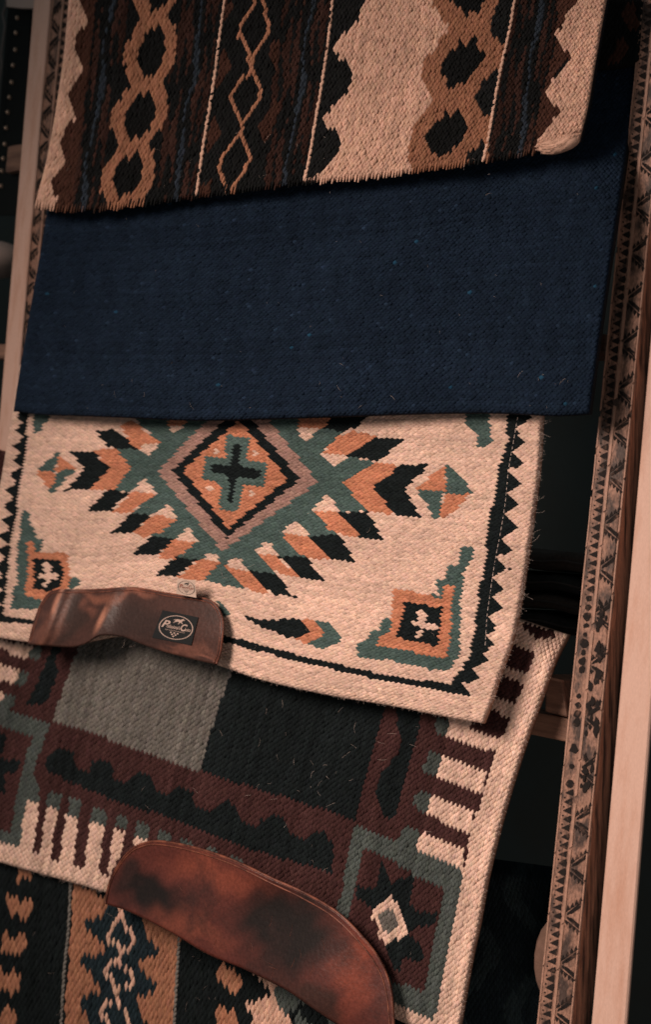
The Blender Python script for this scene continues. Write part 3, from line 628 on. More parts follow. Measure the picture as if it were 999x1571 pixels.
# ------------------------------------------------------------------ 3  cream blanket with the green and orange medallion
crB = lambda x, y: 0.010 * sstep(y - .15 * x, 760, 960) + 0.003 * np.sin(x / 130.0 + 1) + 0.002 * np.sin((x + y) / 75.0)
cre = Sheet([(30, 560), (450, 560), (840, 565)], [(-60, 968), (0, 979), (50, 986), (110, 989), (150, 982), (185, 977), (225, 987), (270, 1002), (335, 1021), (400, 1043), (500, 1066), (600, 1083), (690, 1101), (742, 1110)],
            [(30, 560), (-10, 790), (-60, 968)], [(840, 565), (833, 640), (828, 720), (815, 820), (800, 920), (786, 985), (768, 1035), (753, 1082), (742, 1110)], 0.046, crB, edge=.007)
r3 = root('saddle_blanket', unproj((430, 850), 0.03), 'cream saddle blanket with green and orange diamond medallion and black zigzag border', 'saddle blanket', 'blankets hung on the rack')
def c3():
    L = []
    A = lambda k, c_, p: L.append((k, c_, p))
    R = [(45, 600), (44, 625), (41, 660), (39, 690), (36, 720), (28, 745), (25, 780), (19, 812), (15, 840), (12, 870), (8, 910), (4, 940), (-4, 956)]
    ys = [p[1] for p in R]; xs = [p[0] for p in R]; fx = lambda y: float(np.interp(y, ys, xs))
    A('zigzag_border#l', BLACKY, R + [(x - 7, y) for x, y in reversed(R)])
    for i in range(16):
        y = 614 + i * 23.2; A('zigzag_border#l', BLACKY, [(fx(y - 12) - 5, y - 12), (fx(y) - 20, y - 1), (fx(y + 12) - 5, y + 11)])
    A('zigzag_border#r', BLACKY, [(781, 600), (779, 680), (770, 705), (763, 735), (758, 765), (752, 800), (747, 830), (745, 868), (736, 900), (733, 935), (729, 965), (725, 990), (718, 1012), (706, 1030), (692, 1048), (695, 1062), (727, 1068), (712, 1048), (737, 1043), (724, 1025), (749, 1014), (742, 1003), (760, 988), (748, 975), (766, 960), (747, 945), (772, 933), (751, 914), (776, 904), (755, 884), (783, 873), (760, 856), (789, 844), (767, 826), (794, 811), (773, 790), (797, 777), (776, 757), (802, 742), (781, 722), (806, 710), (788, 695), (807, 678), (791, 660), (814, 643), (803, 600)])
    A('black_hem_line', BLACKY, [(-60, 930), (0, 945), (60, 951), (335, 973), (400, 989), (450, 1003), (540, 1024), (600, 1037), (695, 1050), (728, 1068), (690, 1063), (600, 1047), (540, 1034), (450, 1013), (400, 1000), (335, 983), (60, 959), (0, 954), (-60, 940)])
    # left corner figure
    A('corner_figure#l', GREEN, [(32, 786), (38, 781), (45, 788), (46, 805), (54, 810), (54, 827), (64, 828), (61, 843), (55, 847), (51, 840), (50, 832), (41, 835), (44, 860), (42, 905), (37, 914), (62, 917), (76, 935), (16, 935), (20, 905), (26, 895), (25, 860), (28, 832), (31, 810)])
    A('corner_figure#l', ORANGE, [(40, 830), (50, 831), (53, 846), (102, 849), (104, 868), (107, 880), (104, 905), (95, 905), (80, 912), (66, 920), (36, 914), (41, 890), (43, 860)])
    A('corner_figure#l', BLACKY, [(49, 857), (94, 859), (96, 875), (98, 885), (92, 900), (75, 908), (49, 903), (53, 882)])
    A('corner_figure#l', CREAM, [(64, 864), (72, 861), (78, 870), (75, 880), (77, 890), (70, 901), (64, 898), (70, 888), (70, 880), (65, 873)])
    A('corner_figure#l', CREAM, [(55, 886), (62, 881), (72, 884), (83, 880), (90, 885), (82, 890), (69, 889)])
    A('corner_figure#l', GREEN, [(106, 888), (116, 884), (122, 886), (119, 900), (105, 903)])
    A('green_fragment#a', GREEN, [(52, 620), (76, 620), (75, 646), (66, 648), (62, 664), (54, 666), (50, 655), (52, 645)])
    A('green_fragment#b', GREEN, [(717, 620), (753, 620), (752, 660), (756, 680), (750, 681), (742, 688), (730, 684), (732, 670), (730, 660), (716, 656)])
    A('green_fragment#c', GREEN, [(330, 921), (338, 921), (354, 940), (343, 949)])
    # left fish
    A('diamond_figure#l', GREEN, [(57, 722), (86, 694), (92, 694), (91, 699), (86, 712), (82, 723), (72, 725), (62, 723)])
    A('diamond_figure#l', ORANGE, [(91, 698), (100, 704), (106, 712), (117, 720), (100, 722), (88, 724), (82, 724), (87, 712)])
    A('diamond_figure#l', ORANGE, [(55, 723), (82, 724), (84, 735), (80, 748), (74, 752), (67, 740)])
    A('diamond_figure#l', GREEN, [(86, 725), (100, 721), (119, 719), (104, 732), (92, 745), (80, 759), (72, 755), (78, 748), (84, 738)])
    A('arrow_figure#l', BLACKY, [(107, 692), (120, 694), (143, 693), (150, 700), (168, 719), (150, 740), (133, 750), (115, 750), (96, 756), (110, 742), (129, 719), (118, 706)])
    # medallion ground
    A('medallion', GREEN, [(205, 642), (215, 600), (560, 600), (562, 643), (530, 662), (491, 696), (510, 715), (533, 701), (572, 708), (578, 711), (528, 740), (566, 783), (520, 786), (501, 759), (480, 783), (515, 820), (477, 825), (457, 799), (433, 816), (469, 855), (428, 854), (410, 830), (391, 847), (424, 880), (384, 877), (363, 854), (345, 866), (374, 903), (345, 899), (310, 889), (339, 863), (322, 849), (304, 860), (270, 856), (303, 831), (288, 811), (266, 829), (233, 821), (271, 797), (256, 775), (232, 791), (198, 789), (240, 757), (221, 735), (198, 757), (176, 750), (200, 717), (176, 688), (213, 689), (228, 698), (246, 680), (219, 655)])
    A('arrow_figure#l', ORANGE, [(143, 692), (175, 687), (201, 717), (175, 751), (134, 751), (150, 738), (168, 719)])
    bars = [('BL', [(145, 661), (176, 659), (186, 668), (200, 680), (208, 689), (166, 687), (155, 673)], [(186, 656), (192, 648), (203, 645), (215, 655), (225, 665), (246, 680), (228, 698), (213, 690), (200, 680)], [(213, 689), (224, 682), (246, 680), (228, 699)]),
            ('A', [(133, 784), (150, 767), (166, 750), (198, 757), (182, 770), (172, 785)], [(173, 785), (200, 759), (210, 750), (222, 735), (240, 757), (225, 770), (205, 782), (200, 787), (185, 787)], [(206, 752), (221, 734), (229, 742), (241, 758), (215, 756)]),
            ('B', [(169, 818), (184, 806), (198, 789), (207, 787), (233, 790), (202, 818)], [(203, 818), (232, 792), (241, 790), (256, 775), (271, 797), (249, 815), (222, 824)], [(241, 790), (256, 774), (264, 781), (272, 798), (252, 793)]),
            ('C', [(202, 851), (222, 832), (236, 820), (268, 829), (250, 843), (238, 854), (222, 851)], [(240, 855), (266, 829), (272, 828), (288, 811), (304, 831), (285, 846), (268, 857), (255, 859)], [(270, 830), (288, 810), (296, 818), (304, 832), (284, 830)]),
            ('D', [(237, 883), (252, 871), (270, 855), (304, 859), (285, 873), (272, 885), (255, 883)], [(272, 887), (305, 860), (322, 849), (339, 862), (325, 876), (312, 888), (300, 891)], [(309, 858), (322, 848), (332, 851), (339, 864), (325, 861)]),
            ('E', [(382, 876), (424, 880), (432, 892), (443, 906), (455, 918), (435, 914), (418, 912)], [(345, 867), (380, 876), (395, 893), (413, 912), (395, 908), (372, 901), (358, 885)], [(345, 866), (363, 853), (371, 860), (380, 876), (352, 873)]),
            ('F', [(428, 855), (455, 853), (469, 855), (480, 868), (500, 892), (475, 888), (458, 884)], [(391, 847), (424, 852), (440, 868), (458, 885), (430, 881), (412, 870)], [(391, 847), (409, 829), (417, 836), (425, 852), (405, 850)]),
            ('G', [(473, 826), (480, 823), (515, 820), (522, 824), (530, 835), (545, 862), (520, 859), (503, 856)], [(433, 817), (470, 823), (488, 840), (505, 858), (475, 856), (458, 848), (442, 832)], [(432, 816), (448, 800), (457, 798), (471, 823)]),
            ('H', [(520, 786), (563, 785), (572, 797), (582, 817), (595, 831), (553, 824)], [(480, 783), (519, 785), (540, 808), (554, 825), (525, 821), (505, 813), (495, 800)], [(480, 784), (500, 758), (508, 762), (520, 786)]),
            ('I', [(533, 701), (552, 683), (576, 671), (622, 672), (598, 694), (575, 708), (560, 704)], [(491, 697), (520, 670), (540, 661), (577, 669), (560, 682), (527, 700), (512, 699)], [(491, 696), (527, 699), (520, 706), (511, 716), (499, 707)]),
            ('J', [(506, 620), (600, 620), (562, 643), (545, 656), (528, 662), (494, 658)], [(462, 620), (508, 620), (506, 645), (494, 657), (456, 655)], [(455, 655), (494, 657), (470, 677), (459, 667)]),
            ('K', None, [(250, 620), (290, 620), (288, 647), (275, 661), (262, 662)], [(258, 652), (282, 653), (272, 662), (262, 663)])]
    for i, (n_, b, o_, t_) in enumerate(bars):
        if b: A('stepped_bar#%s' % n_, BLACKY, b)
        A('stepped_bar#%s' % n_, ORANGE, o_); A('stepped_bar#%s' % n_, CREAM, t_)
    A('arrow_figure#r', ORANGE, [(528, 740), (578, 711), (612, 711), (600, 727), (574, 747), (600, 780), (603, 791), (566, 783), (550, 770)])
    A('arrow_figure#r', BLACKY, [(612, 713), (662, 712), (640, 731), (621, 750), (635, 775), (648, 794), (605, 790), (598, 780), (573, 747), (600, 727)])
    A('diamond_figure#r', ORANGE, [(639, 750), (660, 732), (686, 714), (683, 733), (686, 752), (670, 754), (655, 752)])
    A('diamond_figure#r', GREEN, [(683, 714), (690, 714), (700, 727), (714, 740), (729, 757), (705, 758), (684, 756), (686, 735)])
    A('diamond_figure#r', GREEN, [(640, 752), (680, 755), (676, 775), (675, 791), (667, 797), (655, 775)])
    A('diamond_figure#r', ORANGE, [(682, 757), (722, 758), (705, 778), (678, 796), (675, 785), (680, 770)])
    A('medallion', TAUPE, [(241, 724), (370, 590), (488, 740), (341, 846)])
    A('medallion', BLACKY, [(264, 722), (368, 621), (460, 736), (348, 826)])
    A('medallion', ORANGE, [(280, 721), (367, 645), (442, 735), (350, 811)])
    A('cross_figure', GREEN * 1.15, [(349, 667), (366, 671), (383, 671), (379, 706), (411, 711), (406, 748), (372, 744), (368, 784), (337, 783), (338, 741), (311, 736), (314, 699), (345, 704)])
    A('cross_figure', BLACKY, [(356, 681), (371, 681), (366, 713), (400, 723), (396, 736), (363, 731), (358, 772), (349, 771), (352, 730), (322, 724), (324, 712), (354, 716)])
    for x, y in ((332, 693), (392, 696), (322, 751), (388, 757)): A('medallion', CREAM, ell(x, y, 6, 4.5))
    # lower middle fish
    A('fish_figure', BLACKY, [(375, 947), (379, 944), (403, 951), (425, 951), (434, 948), (438, 950), (445, 949), (462, 952), (477, 969), (462, 976), (440, 979), (432, 973), (405, 964)])
    A('fish_figure', ORANGE, [(462, 950), (477, 950), (497, 973), (482, 982), (472, 989), (454, 981), (478, 969)])
    A('fish_figure', GREEN, [(477, 950), (508, 955), (525, 980), (498, 997), (472, 989), (497, 973)])
    # right corner figure
    A('corner_figure#r', GREEN, [(549, 1009), (549, 985), (556, 984), (566, 980), (570, 965), (582, 966), (590, 947), (601, 952), (604, 970), (660, 925), (663, 910), (668, 889), (683, 890), (687, 866), (700, 870), (705, 858), (706, 842), (722, 837), (730, 845), (722, 862), (712, 878), (707, 920), (707, 960), (706, 1000), (692, 1029), (665, 1028), (600, 1013)])
    A('corner_figure#r', CREAM, [(600, 900), (660, 918), (664, 908), (676, 917), (666, 880), (620, 880)])
    A('corner_figure#r', ORANGE, [(603, 904), (628, 906), (665, 915), (676, 918), (682, 897), (700, 899), (693, 920), (694, 960), (690, 990), (684, 1011), (660, 1006), (600, 993), (579, 991), (581, 976), (600, 970), (602, 930)])
    A('corner_figure#r', BLACKY, [(619, 925), (643, 925), (662, 932), (678, 931), (676, 960), (671, 993), (645, 985), (609, 978), (616, 960), (620, 945)])
    A('corner_figure#r', CREAM, [(641, 940), (648, 935), (656, 944), (651, 955), (654, 962), (650, 971), (642, 982), (638, 978), (645, 965)])
    A('corner_figure#r', CREAM, [(626, 952), (640, 954), (650, 956), (669, 957), (672, 966), (655, 966), (640, 960)])
    return painter(L, CREAM, 'cream_ground')
slab('blanket_core', cre, M['felt'], r3)
weave(cre, r3, 102, 172, 'h', c3(), 0.0022, slant=.25)
th = []
P_ = catmull([(795, 640), (788, 680), (781, 720), (776, 770), (768, 820), (762, 850), (757, 880), (752, 915), (748, 945), (745, 990)], 120)
for i in range(0, 118, 3): th.append(tube(cre.at(P_[i:i + 3], 0.0016), 0.0004, 4))
v, f = join(th); mesh_obj('edge_stitching', v, f, M['fibre'], r3)
fibres(cre, r3, 46, (770, 835, 640, 1000), up=.004, mx=26, edge=([640, 720, 820, 920, 1000], [833, 828, 815, 800, 780])); fibres(cre, r3, 40, (60, 740, 650, 1050))
fuzz(cre, r3, [(345, 1022), (400, 1042), (500, 1065), (600, 1082), (690, 1100), (738, 1109)], 260)
fuzz(cre, r3, [(833, 640), (828, 720), (815, 820), (800, 920), (786, 985), (768, 1035), (753, 1082)], 320, out=(1, -.1), mx=8)

# the leather sewn along its hem
c1B = lambda x, y: (crB(x, y) + 0.008 * sstep(y, 900, 985) + 0.007 * np.exp(-(((x - 78) + .42 * (y - 940)) / 15.0) ** 2) - 0.003 * np.exp(-(((x - 118) + .42 * (y - 940)) / 26.0) ** 2)
                    + 0.005 * np.exp(-(((x - 160) + .42 * (y - 940)) / 16.0) ** 2) + 0.003 * np.sin(x / 40.0))
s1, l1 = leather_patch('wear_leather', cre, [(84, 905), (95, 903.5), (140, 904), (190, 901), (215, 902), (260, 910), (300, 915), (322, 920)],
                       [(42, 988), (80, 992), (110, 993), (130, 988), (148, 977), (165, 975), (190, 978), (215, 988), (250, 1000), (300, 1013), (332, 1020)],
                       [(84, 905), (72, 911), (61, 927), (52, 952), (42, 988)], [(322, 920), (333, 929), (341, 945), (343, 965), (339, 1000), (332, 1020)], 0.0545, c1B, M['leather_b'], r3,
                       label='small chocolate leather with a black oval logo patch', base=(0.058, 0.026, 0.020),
                       stains_glints=[(205, 960, 60, 34, 10, (.032, .017, .014), .7), (110, 955, 16, 40, 25, (.035, .019, .015), .5), (160, 915, 36, 6, 0, (.18, .07, .045), .8), (212, 913, 24, 5.5, 8, (.22, .085, .055), .8), (138, 932, 12, 6, -60, (.12, .048, .033), .8),
                               (80, 942, 3.4, 46, 22, (.46, .21, .14), .8), (66, 972, 2.4, 20, 20, (.22, .09, .06), .8), (94, 948, 4.5, 36, 22, (.13, .055, .038), .8), (157, 945, 3.8, 22, 28, (.38, .17, .11), .8), (170, 925, 4.5, 16, 30, (.16, .065, .043), .8), (300, 1003, 34, 1.5, 18, (.2, .08, .055), .8), (60, 960, 12, 30, 20, (.12, .05, .035), .5), (300, 1000, 40, 8, 15, (.12, .05, .035), .6)])  # thin bright streaks: highlights of the bends painted into the colour, partly scuffed creases
rim = catmull([(46, 984), (55, 954), (64, 930), (75, 914), (88, 909), (140, 909), (190, 906), (215, 907), (260, 915), (300, 920), (320, 925), (330, 934), (337, 948), (338, 965), (334, 1000), (328, 1016)], 140)
v, f = tube(s1.at(rim, 0.0002), 0.0007, 5); mesh_obj('edge_seam', v, f, M['leather_edge'], l1)
rim = catmull([(44, 985), (52.5, 953), (62, 928), (73, 912), (86, 906), (140, 905), (190, 902), (215, 903), (260, 911), (300, 916), (321, 921), (332, 930), (340, 946), (342, 965), (338, 1000), (332, 1018)], 140)
v, f = tube(s1.at(rim, -0.0010), 0.0012, 6); mesh_obj('edge_piping', v, f, M['leather_edge'], l1)

def quad_map(q, sh, h):
    q = np.asarray(q, float)
    def g(st, hh=0.0):
        st = np.asarray(st, float); s, t = st[..., 0:1], st[..., 1:2]
        px = (1 - t) * ((1 - s) * q[0] + s * q[1]) + t * ((1 - s) * q[3] + s * q[2])
        return sh.at(px, h + hh)
    return g
def text_polys(body, x0, y0, w, hgt, shear=0.25, bold=0.0):
    """font outline as triangles in the unit square of a patch (t runs downwards)"""
    cu = bpy.data.curves.new('t', 'FONT'); cu.body = body; cu.shear = shear; cu.offset = bold
    o = bpy.data.objects.new('t', cu); C.objects.link(o); bpy.context.view_layer.update()
    me = o.to_mesh(); me.calc_loop_triangles()
    P = np.array([v.co[:2] for v in me.vertices]); T = [tuple(t.vertices) for t in me.loop_triangles]
    o.to_mesh_clear(); bpy.data.objects.remove(o); bpy.data.curves.remove(cu)
    lo, hi = P.min(0), P.max(0); P = (P - lo) / (hi - lo)
    return np.stack([x0 + P[:, 0] * w, y0 + (1 - P[:, 1]) * hgt], 1), T
HORSE = [(0, .42), (.08, .30), (.16, .34), (.26, .22), (.45, .20), (.60, .24), (.70, .12), (.80, .0), (.84, .08), (.98, .20), (.94, .27), (.85, .24), (.78, .42), (.72, .52), (.82, .66), (.88, .86), (.82, .84), (.74, .72), (.62, .62), (.60, .78), (.50, .98), (.46, .92), (.52, .74), (.48, .60), (.34, .58), (.26, .68), (.14, .76), (.05, .92), (.02, .84), (.12, .66), (.16, .52), (.14, .42), (.08, .40), (.03, .50)]
def logo(q, sh, h, name, par, m_base, m_ring, m_text, m_dark, label, thick=0.0012, curl=None):
    g = quad_map(q, sh, h); n = 14
    s, t = np.meshgrid(np.linspace(0, 1, n), np.linspace(0, 1, n), indexing='ij'); ST = np.stack([s, t], -1).reshape(-1, 2)
    top = g(ST); bot = g(ST, -thick); V = [*top, *bot]; F_ = [tuple(r[::-1]) for r in grid_faces(n, n)]; F_ += [tuple(r + n * n) for r in grid_faces(n, n)]
    rim = [i * n for i in range(n)] + [(n - 1) * n + j for j in range(1, n)] + [i * n + n - 1 for i in range(n - 2, -1, -1)] + [j for j in range(n - 2, 0, -1)]
    F_ += [(a, b, b + n * n, a + n * n) for a, b in zip(rim, rim[1:] + rim[:1])]
    mi = [0] * len(F_)
    def add(P2, T, m, hh=0.00025):
        b = len(V); V.extend(g(np.asarray(P2), hh)); F_.extend(tuple(i + b for i in tt) for tt in T); mi.extend([m] * len(T))
    N_ = 40; a = np.linspace(0, 2 * math.pi, N_, endpoint=False); ca, sa = np.cos(a), np.sin(a)
    for r0, r1 in ((.47, .445),):
        ring = np.concatenate([np.stack([.5 + .40 / .47 * r0 * 1.12 * ca, .5 + .42 / .47 * r0 * sa], 1), np.stack([.5 + .40 / .47 * r1 * 1.12 * ca, .5 + .42 / .47 * r1 * sa], 1)])
        add(ring, [(i, (i + 1) % N_, (i + 1) % N_ + N_, i + N_) for i in range(N_)], 1)
    hx = np.array(HORSE); add(np.stack([.38 + hx[:, 0] * .30, .16 + hx[:, 1] * .22], 1), [tuple(range(len(HORSE)))], 3)
    for body, x, y, w, hh, b in (('P', .12, .31, .20, .26, .02), ('rofessional\'s', .25, .43, .36, .13, .01), ('C', .62, .33, .16, .25, .02), ('hoice', .73, .44, .16, .12, .01), ('SPORTS MEDICINE PRODUCTS', .24, .61, .52, .035, .0)):
        P2, T = text_polys(body, x, y, w, hh, .25, b); add(P2, T, 2)
    for i, (x, y) in enumerate(((.41, .70), (.50, .70), (.59, .70), (.455, .76), (.545, .76), (.50, .82))):
        add(np.array(ell(x, y, .028, .026, 6)), [tuple(range(6))], 3)
    o = mesh_obj(name, V, F_, [m_base, m_ring, m_text, m_dark], par, smooth=False, mi=mi, label=label); return o
logo([(249, 936), (304, 947), (293, 990), (233, 978)], s1, 0.0012, 'brand_patch', l1, M['black_cloth'], M['print'], M['print'], M['print'],
     'black cloth patch with pale oval horse logo')
tg = lambda x, y: crB(x, y) + 0.012 + 0.004 * sstep(915 - y, 0, 25)
tsheet = Sheet([(260, 880), (310, 880)], [(260, 925), (310, 925)], [(260, 880), (260, 925)], [(310, 880), (310, 925)], 0.0545, tg)
logo([(272, 888), (299, 890), (301, 917), (270, 911)], tsheet, 0.001, 'care_tag', l1, M['tag'], M['tag_black'], M['tag_red'], M['tag_black'],
     'small cream cloth tag with dark oval horse logo', thick=0.0008)

# ------------------------------------------------------------------ 4  navy blanket
nav = Sheet([(88, 170), (500, 120), (984, 40)], [(20, 631), (60, 636), (120, 638), (200, 641), (300, 645), (400, 643), (500, 640), (650, 635), (760, 634), (850, 638), (905, 635)],
            [(88, 170), (72, 320), (50, 450), (31, 560), (20, 631)], [(984, 40), (976, 120), (961, 240), (945, 350), (930, 450), (916, 550), (905, 635)], 0.066,
            lambda x, y: 0.006 * sstep(y, 430, 620) + 0.0035 * np.sin(x / 140.0) + 0.0022 * np.sin(x / 52.0 + y / 150.0) - 0.05 * sstep(x + .35 * (300 - y), 900, 1020) * sstep(420 - y, 0, 300), edge=.006)
r4 = root('saddle_blanket', unproj((450, 470), 0.05), 'plain navy blue ribbed blanket overlapping the cream patterned one', 'saddle blanket', 'blankets hung on the rack')
def c4(px):
    n = len(px); col = np.tile(NAVY, (n, 1)); r = rng.random(n)
    col *= (1 + 0.10 * np.sin(px[:, 0] / 7.0) * np.sin(px[:, 1] / 31.0))[:, None]
    col[r < .0012] = NAVY * np.array([1.5, 3.0, 3.0]); col[(r > .006) & (r < .016)] = NAVY * 1.7
    return col, np.array(['navy_ground'] * n, dtype=object)
slab('blanket_core', nav, M['felt_dark'], r4)
weave(nav, r4, 124, 146, 'h', c4, 0.0021, jit=.2, slant=.0, rowv=.055)
fibres(nav, r4, 26, (60, 900, 330, 625), mn=2, mx=6); fibres(nav, r4, 18, (60, 900, 560, 634), mn=3, mx=14)

# ------------------------------------------------------------------ 5  top blanket, brown and cream stripes with linked diamonds
topB = lambda x, y: 0.010 * sstep(y, 60, 300) + 0.004 * np.sin(x / 120.0 + .5)
top = Sheet([(110, -60), (500, -50), (940, -40)], [(52, 319), (100, 323), (170, 320), (300, 303), (400, 290), (480, 280), (560, 273), (640, 263), (750, 247), (830, 231), (890, 216)],
            [(110, -60), (104, 10), (95, 100), (75, 225), (52, 319)], [(940, -40), (928, 20), (914, 100), (903, 165), (890, 216)], 0.082, topB, edge=.006)
r1 = root('wool_blanket', unproj((480, 100), 0.07), 'topmost hanging blanket, brown and black stripes with cream zones and linked tan rings', 'blanket', 'blankets hung on the rack')
CHAIN_T = [[(392, -10), (388, 10), (377, 24), (370, 38), (367, 55), (375, 67), (380, 82), (384, 94)], [(400, -10), (408, 20), (413, 32), (411, 50), (404, 62), (396, 72), (390, 86), (386, 100)],
               [(386, 96), (384, 110), (376, 118), (365, 130), (355, 145), (354, 158), (360, 172), (366, 185), (371, 196)], [(388, 108), (394, 118), (399, 130), (398, 145), (394, 157), (386, 169), (378, 181), (370, 196), (368, 210)],
               [(367, 206), (358, 218), (348, 231), (339, 244), (336, 260), (342, 271), (348, 284)], [(371, 210), (377, 222), (382, 235), (382, 248), (374, 263), (363, 278), (355, 290)]]
def streaks(px):
    """broken vertical threads of rust and blue in the dark stripes"""
    n = len(px); col = np.tile(DARK, (n, 1)); hit = np.zeros(n, bool)
    x, y = px[:, 0], px[:, 1]
    for x0 in (172, 312, 480, 830):
        bx = x0 - .135 * y - .00006 * y * y + 3.0 * np.sin(y / 27.0 + x0)
        for off, w, c_, ph in ((0, 3.4, SLATE, 0), (-13, 4, RUST, 1), (12, 3.6, RUST, 2.4), (-26, 4.5, RUST * .8, 4), (24, 4, RUST * .7, 5.2), (-40, 4, RUST * .7, 3), (36, 3.4, RUST * .8, .7)):
            d = np.abs(x - bx - off - 1.3 * np.sin(y / 15.0 + ph * 3))
            ww = w * (0.75 + 0.6 * np.sin(y / 26.0 + ph * 2 + x0))
            q = d < np.maximum(ww, 1.5 if off == 0 else -1); col[q] = c_; hit |= q
    return col, hit
def c1():
    L = []
    A = lambda k, c_, p: L.append((k, c_, p))
    A('dark_streaks', lambda px: streaks(px)[0], lambda px: streaks(px)[1])
    A('dark_ground', DARK, [(196, -60), (285, -60), (280, 0), (262, 100), (248, 200), (232, 320), (150, 330), (165, 200), (185, 100), (198, 0)])
    A('dark_ground', DARK * 1.1, [(344, -60), (436, -60), (428, 0), (418, 100), (412, 200), (404, 300), (302, 310), (318, 195), (336, 60)])
    A('brown_patch', BROWN, [(118, -60), (152, -60), (148, 0), (137, 100), (125, 200), (108, 322), (80, 322), (80, 100)])
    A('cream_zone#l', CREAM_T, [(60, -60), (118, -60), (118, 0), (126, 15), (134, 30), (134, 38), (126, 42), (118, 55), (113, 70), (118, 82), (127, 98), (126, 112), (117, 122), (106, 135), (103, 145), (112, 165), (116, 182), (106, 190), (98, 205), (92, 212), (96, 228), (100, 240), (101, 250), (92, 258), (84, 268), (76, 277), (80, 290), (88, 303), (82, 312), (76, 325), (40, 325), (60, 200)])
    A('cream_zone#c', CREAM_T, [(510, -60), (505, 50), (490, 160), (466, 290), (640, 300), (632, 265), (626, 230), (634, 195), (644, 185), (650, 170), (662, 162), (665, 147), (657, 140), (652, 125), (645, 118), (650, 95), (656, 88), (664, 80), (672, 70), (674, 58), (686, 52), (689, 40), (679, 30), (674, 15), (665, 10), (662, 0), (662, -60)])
    A('black_zigzag', DARK * 1.2, [(512, -60), (566, -60), (560, 0), (552, 20), (551, 35), (543, 32), (536, 48), (525, 47), (520, 60), (513, 65), (513, 80), (520, 85), (521, 92), (531, 92), (533, 103), (541, 105), (541, 120), (536, 130), (535, 143), (525, 145), (522, 157), (509, 160), (506, 173), (496, 176), (495, 185), (500, 192), (504, 200), (515, 200), (516, 208), (523, 210), (522, 220), (517, 238), (510, 243), (506, 250), (497, 262), (480, 270), (466, 276), (485, 180), (499, 90), (505, 45)])
    A('tan_band', TAN * .85, [(662, -60), (662, 0), (665, 10), (674, 15), (679, 30), (689, 40), (686, 52), (674, 58), (672, 70), (664, 80), (656, 88), (650, 95), (645, 118), (652, 125), (657, 140), (665, 147), (662, 162), (650, 170), (644, 185), (634, 195), (626, 230), (632, 265), (640, 300), (746, 290), (751, 210), (770, 100), (790, 0), (796, -60)])
    for p in ([(763, 10), (785, -60), (800, -60), (781, 60), (771, 73), (765, 60), (758, 55), (753, 42), (757, 25)], [(762, 104), (765, 115), (758, 165), (752, 181), (745, 178), (738, 170), (728, 150), (735, 138), (742, 122), (752, 120), (756, 108)],
              [(738, 217), (745, 218), (745, 252), (738, 254), (713, 243), (722, 230), (733, 228)]): A('dark_notch#%d' % p[0][1], DARK * 1.3, p)
    for p in ([(672, -60), (760, -60), (749, -5), (740, 10), (736, 22), (727, 18), (722, 12), (717, 25), (710, 20), (704, 10), (690, 0)],
              [(704, 60), (712, 60), (713, 72), (722, 62), (727, 56), (732, 58), (735, 75), (745, 82), (740, 95), (733, 105), (720, 118), (713, 132), (705, 128), (695, 135), (688, 132), (684, 118), (674, 112), (678, 95), (690, 80), (702, 75)],
              [(682, 170), (688, 168), (690, 180), (697, 175), (703, 164), (710, 180), (720, 192), (715, 205), (706, 218), (695, 228), (690, 240), (684, 232), (672, 245), (666, 235), (660, 222), (652, 218), (656, 203), (666, 190), (680, 182)]): A('black_opening#%d' % p[0][1], DARK * .9, p)
    A('brown_patch#r', BROWN * 1.1, [(858, -60), (900, -60), (896, -10), (880, 8), (852, 52), (852, 60), (878, 88), (866, 98), (848, 122), (838, 145), (860, 170), (848, 190), (826, 212), (822, 200), (832, 150), (842, 110), (850, 80), (855, 40)])
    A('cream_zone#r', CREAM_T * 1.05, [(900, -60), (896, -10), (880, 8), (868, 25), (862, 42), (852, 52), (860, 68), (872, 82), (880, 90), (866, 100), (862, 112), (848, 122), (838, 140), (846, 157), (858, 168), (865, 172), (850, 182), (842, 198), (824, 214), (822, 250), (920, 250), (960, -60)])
    A('ring_chain', TAN * .92, [(200, -60), (200, 0), (214, 22), (218, 32), (208, 38), (200, 60), (191, 68), (187, 95), (194, 104), (196, 125), (202, 135), (192, 140), (184, 155), (173, 165), (169, 195), (178, 218), (184, 225), (174, 240), (167, 250), (158, 262), (153, 290), (160, 305), (170, 316), (225, 306), (222, 296), (230, 292), (236, 280), (238, 255), (236, 235), (230, 220), (240, 205), (246, 200), (251, 190), (257, 165), (256, 145), (250, 125), (255, 115), (263, 105), (268, 90), (271, 60), (269, 42), (263, 30), (258, 25), (265, 12), (270, 0), (272, -60)])
    for p in ([(223, -60), (262, -60), (257, 0), (250, 8), (245, 15), (238, 8), (232, 18), (228, 5)],
              [(232, 42), (236, 50), (243, 40), (247, 50), (251, 55), (254, 70), (252, 85), (246, 97), (240, 108), (236, 120), (230, 112), (224, 120), (218, 118), (216, 100), (210, 92), (213, 75), (220, 65), (223, 52)],
              [(216, 140), (220, 150), (228, 140), (232, 150), (238, 160), (236, 185), (228, 200), (220, 205), (214, 213), (208, 205), (202, 216), (198, 205), (192, 190), (193, 178), (200, 165), (208, 155)],
              [(195, 235), (199, 245), (210, 233), (214, 242), (218, 258), (216, 275), (208, 290), (200, 303), (193, 295), (187, 306), (180, 298), (176, 290), (174, 275), (177, 262), (185, 250), (190, 245)]): A('black_opening#l%d' % p[0][1], DARK * .9, p)
